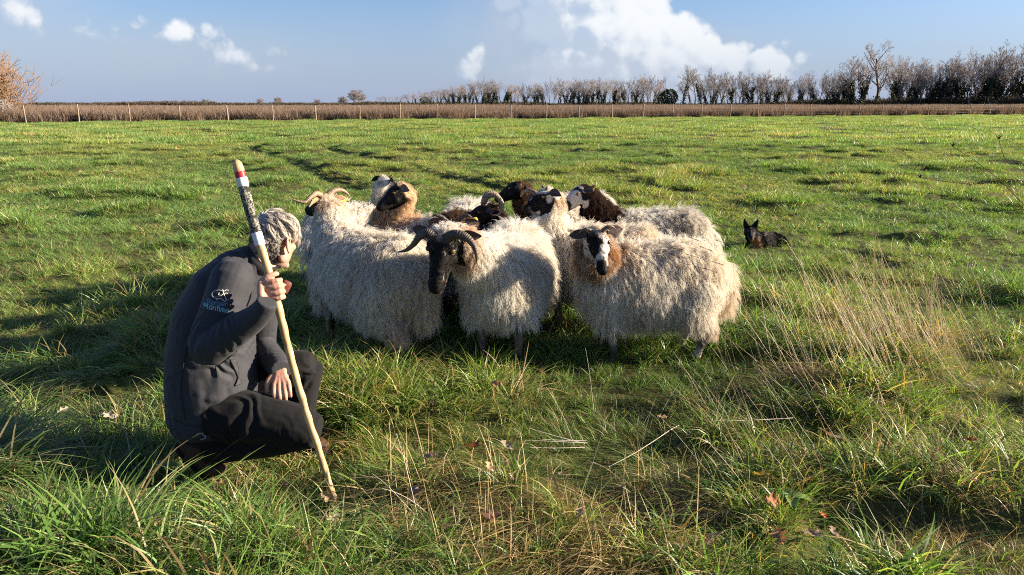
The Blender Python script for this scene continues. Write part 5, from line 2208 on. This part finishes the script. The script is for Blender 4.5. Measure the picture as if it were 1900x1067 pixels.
    stitch('sleeve_lettering', word('Maritime', 280 + 328 / 3.335, 280 + 972 / 3.335, 280 + 484 / 3.335, 280 + 1006 / 3.335, 10.5), .0016, M['logo_teal'])
    # seams, pocket zip
    stitch('seam', [smooth2([(404, 700), (396, 650), (398, 600)]), smooth2([(344, 778), (336, 720), (346, 650), (366, 590), (380, 540), (404, 508), (430, 500), (452, 515), (466, 545)])], .0024, M['jacket_trim'])
    stitch('pocket_zip', [smooth2([(424, 662), (424, 690), (426, 722)]), smooth2([(426, 660), (440, 676), (452, 700), (448, 722)])], .0022, M['jacket_trim'])
    stitch('pocket_opening', [[(426 + .5 * k, 668 + 1.0 * k), (437 + .5 * k - .0125 * k * k, 668 + 1.1 * k)] for k in range(0, 44)], .0042, M['jacket_trim'])
    stitch('hem', [smooth2([(322, 776), (350, 790), (390, 786), (430, 762), (460, 738)])], .0018, M['jacket_trim'])

    # ---- trousers
    tb = MB()
    tb.ball(P(398, 772, 3.07), .150, .195, .135, None, 22)
    tb.tube([rh, rh.lerp(rk, .45) + Vector((0, 0, .008)), rk.lerp(rh, .12) + Vector((0, 0, .004)), rk + Vector((.030, 0, -.006))], [.124, .112, .090, .056], 20, sub=4)
    tb.tube([rk + Vector((.0, 0, -.006)), rk.lerp(ra, .35) + Vector((0, 0, -.005)), ra.lerp(rk, .12)], [.070, .078, .062], 18, sub=4)
    tb.tube([lh, lh.lerp(lk, .45) + Vector((0, 0, .012)), lk.lerp(lh, .1), lk + Vector((.032, 0, -.006))], [.118, .106, .088, .056], 20, sub=4)
    tb.tube([lk, lk.lerp(la, .4) + Vector((-.012, 0, 0)), la.lerp(lk, .1)], [.078, .078, .062], 18, sub=4)
    tm = fuse(tb, 'trousers', .0065, 3, .5)
    crease(tm, 4, [(P(450, 775, 2.9), .14, .012, 26, P(500, 740, 2.9) - P(430, 800, 2.9)), (P(575, 815, 2.93), .10, .010, 36, rk - rh), (P(565, 715, 3.15), .10, .011, 32, Vector((.3, 0, 1))), (P(400, 800, 2.95), .15, .010, 24, Vector((.3, 0, 1)))])
    child('trousers', tm, M['trousers'])

    # ---- boots
    def boot(ank, heel, ball, toe, upv, name='boot'):
        b = MB()
        side = Vector((0, 1, 0))
        b.tube([ank + upv * .07, ank, heel.lerp(ank, .5)], [.056, .054, .050], 16, sub=3)
        b.loft([(heel - (ball - heel).normalized() * .03 + upv * .03, .022, .026, side), (heel + upv * .035, .036, .042, side), (heel.lerp(ball, .5) + upv * .042, .040, .046, side), (ball + upv * .032, .046, .036, side),
                (toe.lerp(ball, .4) + upv * .028, .040, .030, side), (toe + upv * .02, .016, .016, side)], 18)
        o = child(name, fuse(b, name, .005, 3, .5), M['boot'])
        s = MB()
        s.loft([(heel - (ball - heel).normalized() * .035, .02, .012, side), (heel, .040, .014, side), (heel.lerp(ball, .5), .038, .012, side), (ball, .049, .013, side), (toe.lerp(ball, .4), .043, .012, side), (toe + (toe - ball).normalized() * .012, .018, .010, side)], 16)
        so = child('sole', s.mesh('sole'), M['sole'])
        so.parent = o
        return o
    # right foot on its toes, heel up under the seat
    ball = Vector((P(382, 880, 2.96).x, 2.96, gz + .015))
    heel = P(338, 836, 2.98)
    d = (ball - heel).normalized()
    upv = Vector((-d.z, 0, d.x)).normalized()
    boot(ra, heel, ball, ball + Vector((.075, 0, .0)), upv)
    f2 = Vector((P(545, 850, 3.22).x, 3.22, gz + .012))
    boot(f2 + Vector((-.02, 0, .10)), f2 + Vector((-.075, 0, 0)), f2 + Vector((.10, -.02, 0)), f2 + Vector((.175, -.035, .005)), Vector((0, 0, 1)))
    # ---- leather tab with rivet on the chest, white cord at the back
    t = MB()
    c = P(529, 533, 3.02)
    a = (P(536, 520, 3.02) - c).normalized()
    n = Vector((.25, -.95, .1)).normalized()
    t.loft([(c - n * .003, .028, .019, a), (c, .030, .021, a), (c + n * .003, .028, .019, a)], 14, 4.0)
    lt = child('leather_tab', t.mesh('leather_tab'), M['leather'])
    t = MB()
    t.ball(P(529, 529, 3.013), .0055, n=10)
    rv = child('rivet', t.mesh('rivet'), M['brass'])
    rv.parent = lt
    t = MB()
    pts = [P(346, 800, 2.87), P(358, 808, 2.86), P(372, 804, 2.85), P(382, 812, 2.85), P(372, 816, 2.85)]
    t.tube(pts, .0018, 6, sub=5)
    child('cord', t.mesh('cord'), M['cord'])
    return root


# ------------------------------------------------------------------ the dog
def build_dog():
    c = G(1412, 462)
    x0, y0 = c.x, c.y + .12
    gz = float(gh(x0, y0)[0])
    gz -= .11
    root = empty('dog', (x0, y0, gz))
    tag(root, 'black and tan sheepdog with pricked ears lying in the grass at the right', 'dog')
    s = 1.0
    hx = P(1392, 430, y0 - .10) - Vector((x0, y0, gz))
    mb = MB()
    Yv = Vector((0, 1, 0))
    # trunk lying to the right and a little away, chest to the left and towards us
    mb.loft([((-.08, -.13, .12), .05, .06, Yv), ((-.05, -.07, .145), .105, .115, Yv), ((.05, .01, .145), .115, .118, Yv), ((.18, .08, .14), .115, .112, Yv), ((.29, .12, .12), .10, .095, Yv), ((.34, .13, .10), .05, .05, Yv)], 20)
    mb.ball((.27, .02, .09), .10, .07, .085, None, 14)
    mb.tube([(-.03, -.05, .17), (hx.x * .6, -.09, .22), (hx.x + .005, hx.y + .03, hx.z - .02)], [.09, .085, .072], 16, sub=3)
    f = Vector((-.16, -.95, -.26)).normalized()
    lf = Vector((0, 0, 1)).cross(f).normalized()
    up = f.cross(lf)
    HF = Matrix.Translation(hx) @ Matrix(((f.x, lf.x, up.x, 0), (f.y, lf.y, up.y, 0), (f.z, lf.z, up.z, 0), (0, 0, 0, 1)))
    mb.loft([(HF @ Vector((t, 0, z)), w, h, lf) for t, z, w, h in ((-.06, .0, .045, .05), (-.02, .0, .068, .066), (.03, -.004, .066, .062), (.065, -.015, .044, .044), (.10, -.024, .031, .030), (.135, -.028, .027, .026), (.155, -.026, .016, .016))], 18)
    # forelegs stretched forward, hind leg folded
    for sx in (-.10, .0):
        mb.tube([(sx, -.08, .12), (sx - .02, -.16, .05), (sx - .05, -.28, .035), (sx - .06, -.35, .03)], [.055, .038, .028, .026], 12, sub=3)
    mb.tube([(.27, -.02, .08), (.20, -.10, .05), (.15, -.12, .035)], [.05, .035, .028], 12, sub=3)
    mb.tube([(.33, .12, .09), (.40, .06, .05), (.42, -.04, .04)], [.035, .03, .015], 10, sub=3)
    me = fuse(mb, 'body', .008, 3)
    co = get_co(me)
    inv = np.array(HF.inverted())
    hc = co @ inv[:3, :3].T + inv[:3, 3]

    def dcol(p, nr=None):
        h = p @ inv[:3, :3].T + inv[:3, 3]
        c = np.tile(np.array((.006, .0055, .0055)), (len(p), 1))
        n = vnoise(p * 14, 4)
        grey = sstep(p[:, 0], .03, .07) * sstep(-p[:, 0], -.19, -.13) * .9
        c = c * (1 - grey[:, None]) + np.array((.13, .115, .10))[None] * grey[:, None]
        ch = np.exp(-((p[:, 0] + .06) / .065) ** 2 - ((p[:, 2] - .12) / .07) ** 2) * sstep(-p[:, 1], .06, .12)
        ch = np.clip(ch * 1.1 - .1, 0, 1)
        c = c * (1 - ch[:, None]) + np.array((.40, .20, .09))[None] * ch[:, None]
        mz = (sstep(h[:, 0], .05, .08) * sstep(-h[:, 2], .018, .034) + np.exp(-((h[:, 0] - .05) / .012) ** 2 - ((np.abs(h[:, 1]) - .028) / .009) ** 2 - ((h[:, 2] - .045) / .01) ** 2) * .8) * (np.abs(h).max(1) < .2)
        mz = np.clip(mz, 0, 1)
        c = c * (1 - mz[:, None]) + np.array((.20, .10, .05))[None] * mz[:, None]
        bl = np.exp(-(h[:, 1] / .007) ** 2) * sstep(h[:, 2], .0, .02) * sstep(h[:, 0], .0, .03) * (np.abs(h).max(1) < .2) * .5
        c = c * (1 - bl[:, None]) + np.array((.5, .45, .4))[None] * bl[:, None]
        hind = sstep(p[:, 0], .28, .34) * sstep(-p[:, 2], -.12, -.05) * .7
        c = c * (1 - hind[:, None]) + np.array((.28, .14, .07))[None] * hind[:, None]
        return c * (.7 + .6 * n)[:, None]
    set_col(me, dcol(co))
    add_obj('body', me, M['hide'], root)

    def w(p, nr):
        h = p @ inv[:3, :3].T + inv[:3, 3]
        return np.where((h[:, 0] > .05) & (np.abs(h).max(1) < .2), 0., 1.)

    def ln(p, nr):
        h = p @ inv[:3, :3].T + inv[:3, 3]
        return np.where((np.abs(h).max(1) < .12) | (p[:, 1] < -.18), .012, .035)
    strands('coat', me, 16000, w, ln, dcol, lambda p, nr: np.tile(np.array([.7, .1, -.5]), (len(p), 1)), root, M['coat'], seed=9, K=4, clump=5, grav=.2, spread=.2, curl=.002, radius=.0013, tight=.4, frizz=.003, lift=.5)
    for sgn in (-1, 1):
        e = MB()
        b = HF @ Vector((-.028, .044 * sgn, .050))
        d = (HF.to_3x3() @ Vector((-.05, .34 * sgn, 1.0))).normalized()
        sd = (HF.to_3x3() @ Vector((.2, 1.0, -.25 * sgn))).normalized()
        e.loft([(b - d * .015, .030, .016, sd), (b + d * .02, .031, .013, sd), (b + d * .055, .022, .009, sd), (b + d * .085, .010, .005, sd), (b + d * .098, .003, .003, sd)], 14)
        em = e.mesh('ear')
        set_col(em, np.tile(np.array((.012, .010, .010)), (len(em.vertices), 1)))
        add_obj('ear', em, M['hide'], root)
        e = MB()
        e.ball(HF @ Vector((.055, .030 * sgn, .026)), .010, n=12)
        em = e.mesh('eye')
        set_col(em, np.tile(np.array((.05, .025, .01)), (len(em.vertices), 1)))
        add_obj('eye', em, M['eye'], root)
    e = MB()
    e.ball(HF @ Vector((.158, 0, -.018)), .013, .015, .011, None, 12)
    em = e.mesh('nose')
    set_col(em, np.tile(np.array((.006, .006, .006)), (len(em.vertices), 1)))
    add_obj('nose', em, M['eye'], root)
    return root


# ------------------------------------------------------------------ fallen leaves, dry stalks, weeds
def oak_leaf_mesh(seed):
    rng = random.Random(seed)
    L, n = .10, 33
    V, F = [], []
    curl = rng.uniform(.15, .5)
    bend = rng.uniform(-.4, .4)
    for i in range(n):
        t = i / (n - 1)
        env = math.sin(math.pi * min(1, t * .92 + .05)) ** .8
        lobe = .72 + .38 * math.sin(t * 5.2 * math.pi + .6)
        w = .030 * env * lobe + .0012
        if t < .12:
            w = .0014
        for k, s in enumerate((-1, -.5, 0, .5, 1)):
            ww = w * (1 + (.12 * math.sin(t * 40 + s) if abs(s) == 1 else 0))
            V.append((t * L, s * ww, curl * abs(s) * ww * 1.1 + bend * L * (t - .5) ** 2 + .004 * math.sin(t * 9 + s * 2)))
    for i in range(n - 1):
        for k in range(4):
            a = i * 5 + k
            F.append([a, a + 1, a + 6, a + 5])
    me = bpy.data.meshes.new('leaf_blade')
    me.from_pydata(V, [], F)
    me.update()
    me.polygons.foreach_set('use_smooth', np.ones(len(me.polygons), bool))
    return me


LEAVES = [  # x, y, size, colour, label
    (903, 876, 1.15, (.24, .115, .055), 'large rust-brown oak leaf beside two grey leaves in the shaded grass'),
    (930, 868, .7, (.28, .215, .165), 'small grey oak leaf touching the large rust-brown leaf'),
    (950, 874, .8, (.32, .25, .20), 'pale grey oak leaf just right of the large rust-brown leaf'),
    (910, 748, .7, (.42, .22, .11), 'orange-tan oak leaf standing upright in the tuft before the sheep'),
    (775, 928, 1.0, (.25, .185, .14), 'grey-brown oak leaf in the shaded grass right of the staff tip'),
    (915, 942, .7, (.46, .30, .17), 'curled pale tan leaf at the top of the straw patch'),
    (1055, 905, .8, (.26, .195, .15), 'grey oak leaf lying alone in the shaded lodged grass'),
    (787, 882, .7, (.31, .25, .20), 'silvery grey leaf lying in the dark grass before the sheep'),
    (757, 860, .6, (.36, .17, .09), 'small orange-brown leaf in the shaded grass left of the silvery leaf'),
    (910, 1020, 1.2, (.12, .065, .045), 'large dark brown oak leaf on the straw at the bottom centre'),
    (1413, 992, .9, (.36, .17, .085), 'russet oak leaf tilted up below the yellow leaf'),
    (1437, 1027, 1.0, (.40, .21, .105), 'light orange-brown oak leaf near the bottom edge, lower right'),
    (1526, 986, .6, (.42, .14, .045), 'small bright orange-red leaf fragment in the lower right grass'),
    (1565, 884, 1.35, (.27, .215, .18), 'large crumpled grey-brown leaf in the grass at the right'),
    (1424, 942, .9, (.46, .36, .08), 'yellow leaf leaning beside the small green weed'),
    (1480, 1020, .9, (.28, .21, .16), 'flat grey-brown oak leaf right of the orange-brown leaf by the bottom edge'),
    (1075, 1000, .7, (.42, .28, .17), 'pale brown curled leaf in the straw right of centre'),
    (592, 935, .75, (.50, .34, .21), 'pale tan leaf standing just left of the staff tip'),
    (518, 911, .5, (.36, .18, .09), 'small orange-brown leaf in the grass before the kneeling leg'),
    (606, 996, .6, (.52, .42, .27), 'small pale round leaf below the staff tip'),
    (312, 1052, 1.1, (.22, .135, .09), 'brown oak leaf by the bottom edge at the left'),
    (392, 905, .6, (.32, .15, .075), 'rusty leaf in the grass below the right boot'),
    (1335, 1052, .9, (.36, .26, .20), 'pale curled leaf at the bottom edge right of centre'),
    (1550, 1030, .7, (.24, .175, .135), 'dull grey leaf lying right of the flat grey-brown leaf'),
    (1772, 888, .8, (.20, .085, .05), 'dark rust leaf in the deep shade near the right edge'),
    (1218, 790, .6, (.30, .19, .12), 'brown leaf caught below the bleached stalks'),
    (110, 792, .7, (.46, .38, .28), 'pale leaf in the sunlit strip at the left edge'),
    (190, 790, .9, (.50, .40, .30), 'large pale leaf in the sunlit strip left of the man'),
]


def build_leaves():
    rng = random.Random(21)
    protos = [oak_leaf_mesh(k) for k in range(6)]
    for k, (px, py, s, col, lab) in enumerate(LEAVES):
        g = G(px, py, .07)
        z = float(gh(g.x, g.y)[0])
        me = protos[k % 6].copy()
        n = len(me.vertices)
        v = vnoise(get_co(me) * 160, k)
        set_col(me, np.array(col)[None] * (.75 + .5 * v)[:, None])
        o = add_obj('fallen_leaf', me, M['leaf'])
        o.location = (g.x, g.y, z + .10 + rng.uniform(0, .02))
        up = py in (748, 935, 992)
        o.rotation_euler = ((R(rng.uniform(50, 75)) if up else R(18) + rng.uniform(-.25, .25)), rng.uniform(-.3, .3), rng.uniform(0, 6.28) if not up else rng.uniform(-.5, .5))
        o.scale = (s * .95,) * 3
        tag(o, lab, 'leaf', 'fallen leaves in the near grass')


def build_stalks():
    rng = np.random.default_rng(33)
    V, F, C = [], [], []
    b = 0

    def stalk(p, d, L, r, col, head=0.0, droop=.15):
        nonlocal b
        k = 7
        pts = []
        q = np.array(p, float)
        d = np.array(d, float) / np.linalg.norm(d)
        for i in range(k):
            pts.append(q.copy())
            d = d + np.array([rng.normal(0, .03), rng.normal(0, .03), -droop * i / k * .4])
            d /= np.linalg.norm(d)
            q = q + d * L / (k - 1)
        for i, pt in enumerate(pts):
            rr = r * (1 - .6 * i / (k - 1))
            if head and i >= k - 2:
                rr = r * head
            s = np.cross(d, [.3, .8, .2])
            s /= np.linalg.norm(s)
            u = np.cross(d, s)
            for j in range(3):
                V.append(pt + s * rr * math.cos(2.094 * j) + u * rr * math.sin(2.094 * j))
                C.append(col * rng.uniform(.8, 1.15))
        for i in range(k - 1):
            for j in range(3):
                j2 = (j + 1) % 3
                F.append([b + i * 3 + j, b + i * 3 + j2, b + i * 3 + 3 + j2, b + i * 3 + 3 + j])
        b += k * 3
    straw = np.array((.66, .56, .38))
    pale = np.array((.80, .73, .57))
    brown = np.array((.28, .19, .12))
    # the stand of bleached stalks leaning left at the right of the flock
    for i in range(210):
        px, py = rng.normal(1660, 85), rng.normal(705, 40)
        g = G(min(max(px, 1420), 1860), min(max(py, 610), 800))
        d = (-.42 + rng.normal(0, .16), .05 + rng.normal(0, .12), 1.0)
        stalk((g.x, g.y, float(gh(g.x, g.y)[0])), d, rng.uniform(.30, .78), rng.uniform(.0016, .0030), (straw, pale, pale * 1.15)[rng.integers(0, 3)], 0)
    # thinner scatter over the right foreground and by the dog
    for i in range(90):
        g = G(rng.uniform(1330, 1900), rng.uniform(540, 1000))
        d = (-.5 + rng.normal(0, .3), rng.normal(0, .2), 1.0)
        stalk((g.x, g.y, float(gh(g.x, g.y)[0])), d, rng.uniform(.25, .55), rng.uniform(.0010, .0016), (straw, pale)[rng.integers(0, 2)] * .8, 0)
    for i in range(28):
        g = G(rng.uniform(0, 1250), rng.uniform(760, 1060))
        d = (rng.normal(0, .7), rng.normal(0, .4), 1.0)
        stalk((g.x, g.y, float(gh(g.x, g.y)[0])), d, rng.uniform(.18, .40), rng.uniform(.0010, .0018), (straw, pale)[rng.integers(0, 2)] * .8, 0, .5)
    # bleached stalks lying flat in the middle
    for (x0, y0, x1, y1) in ((1085, 827, 978, 804), (1090, 826, 975, 823), (1085, 834, 985, 838), (1088, 822, 1005, 818), (1260, 790, 1130, 870), (1470, 790, 1330, 806)):
        a, e = G(x0, y0, .10), G(x1, y1, .12)
        a.z += float(gh(a.x, a.y)[0])
        e.z += float(gh(e.x, e.y)[0])
        stalk(a, e - a, (e - a).length, .0022, pale, 0, .0)
    me = mesh_np('dry_grass_stalks', np.array(V), np.array(F), True, np.array(C))
    tag(add_obj('dry_grass_stalks', me, M['straw']), 'bleached dry grass stalks leaning left in the right foreground', 'grass stalks', kind='stuff')
    # slender grasses with dark seed heads in front of the piebald sheep's rump
    V, F, C = [], [], []
    b = 0
    dk = np.array((.07, .05, .04))
    for (x, y) in ((1300, 448), (1322, 466), (1296, 478), (1344, 492), (1268, 463), (1330, 506), (1282, 492), (1350, 452), (1312, 500)):
        e = P(x, y, 3.0)
        rt = Vector((e.x + .33 + rng.uniform(-.05, .1), 2.85 + rng.uniform(0, .2), 0))
        rt.z = float(gh(rt.x, rt.y)[0])
        d = e - rt
        stalk(rt, d, d.length, .0009, np.array((.34, .29, .16)), 0, .0)
        hd = Vector((-.95, .1, .18 + rng.uniform(-.1, .2)))
        stalk(e, hd, .055, .0016, dk, 1.0, .0)
    me = mesh_np('seed_head_grass', np.array(V), np.array(F), True, np.array(C))
    tag(add_obj('seed_head_grass', me, M['straw']), 'thin grasses with dark seed heads before the front right sheep', 'grass stalks', kind='stuff')


def build_weeds():
    rng = random.Random(14)
    M['weed'] = mat_principled('dead_weed', (.075, .05, .035), .8, .15)
    sets = [('dead wild carrot stem with a dark seed head arching in from the right edge', [(1935, 420), (1850, 330), (1768, 272)], 2.7),
            ('dead weed stem with two knobbly heads crossing low at the right edge', [(1930, 352), (1800, 342), (1707, 330)], 2.9),
            ('thin dead weed stem with a tiny head near the top right of the field', [(1930, 330), (1870, 300), (1853, 258)], 2.8),
            ('bent dead stem ending in a pale knob right of the dog', [(1930, 410), (1870, 390), (1802, 372)], 2.75)]
    for lab, pts, Y in sets:
        w = [P(x, y, Y) for x, y in pts]
        foot = Vector((w[0].x + .75, Y + .05, 0))
        foot.z = float(gh(foot.x, foot.y)[0])
        root = empty('dead_weed', foot)
        tag(root, lab, 'weed')
        mb = MB()
        mb.tube([Vector((0, 0, 0)), (w[0] - foot) * .6 + Vector((.15, 0, 0))] + [q - foot for q in w], [.0022, .002, .0016, .0013, .0010], 6, sub=5)
        add_obj('stem', mb.mesh('stem'), M['weed'], root)
        h = MB()
        for k in range(9):
            a = k * 2.4
            e = w[-1] - foot
            d = Vector((math.cos(a) * .010, math.sin(a) * .008, .012 + .004 * math.sin(k * 3)))
            h.tube([e, e + d * .6, e + d], [.0007, .0009, .0016], 5)
        h.ball(w[-1] - foot + Vector((0, 0, .004)), .005, .005, .004, None, 8)
        add_obj('seed_head', h.mesh('seed_head'), M['weed'], root)
    # broad green dock leaves
    M['dock'] = mat_leafy('dock_leaf', 'col', None, .3, .5, .3, (1.1, 1.15, .5))
    for (px, py, n, sz, lab) in ((636, 950, 3, .10, 'pale green dock leaves at the tip of the staff'), (690, 966, 2, .13, 'broad dock leaf lying flat right of the staff tip'),
                                 (1462, 968, 4, .09, 'small bright green weed with broad leaves beside the yellow leaf'), (300, 870, 3, .09, 'green broad-leaved weed by the right boot')):
        g = G(px, py, .06)
        z = float(gh(g.x, g.y)[0])
        root = empty('dock_plant', (g.x, g.y, z))
        tag(root, lab, 'weed')
        for k in range(n):
            a = k * 6.28 / n + rng.uniform(-.4, .4)
            V, F = [], []
            for i in range(9):
                t = i / 8
                w = sz * .26 * math.sin(math.pi * (t * .9 + .08)) ** .8
                for s in (-1, 0, 1):
                    V.append((t * sz, s * w, .05 + .05 * t - .08 * sz / .1 * t * t + .012 * abs(s)))
            for i in range(8):
                for j in range(2):
                    q = i * 3 + j
                    F.append([q, q + 1, q + 4, q + 3])
            me = bpy.data.meshes.new('leaf')
            me.from_pydata(V, [], F)
            me.update()
            me.polygons.foreach_set('use_smooth', np.ones(len(me.polygons), bool))
            set_col(me, np.array((.20, .30, .09))[None] * (.8 + .4 * vnoise(np.array(V) * 80, k))[:, None])
            o = add_obj('leaf', me, M['dock'], root)
            o.rotation_euler = (0, -.2, a)


build_staff()
build_man()
build_dog()
build_leaves()
build_stalks()
build_weeds()

build_grass()
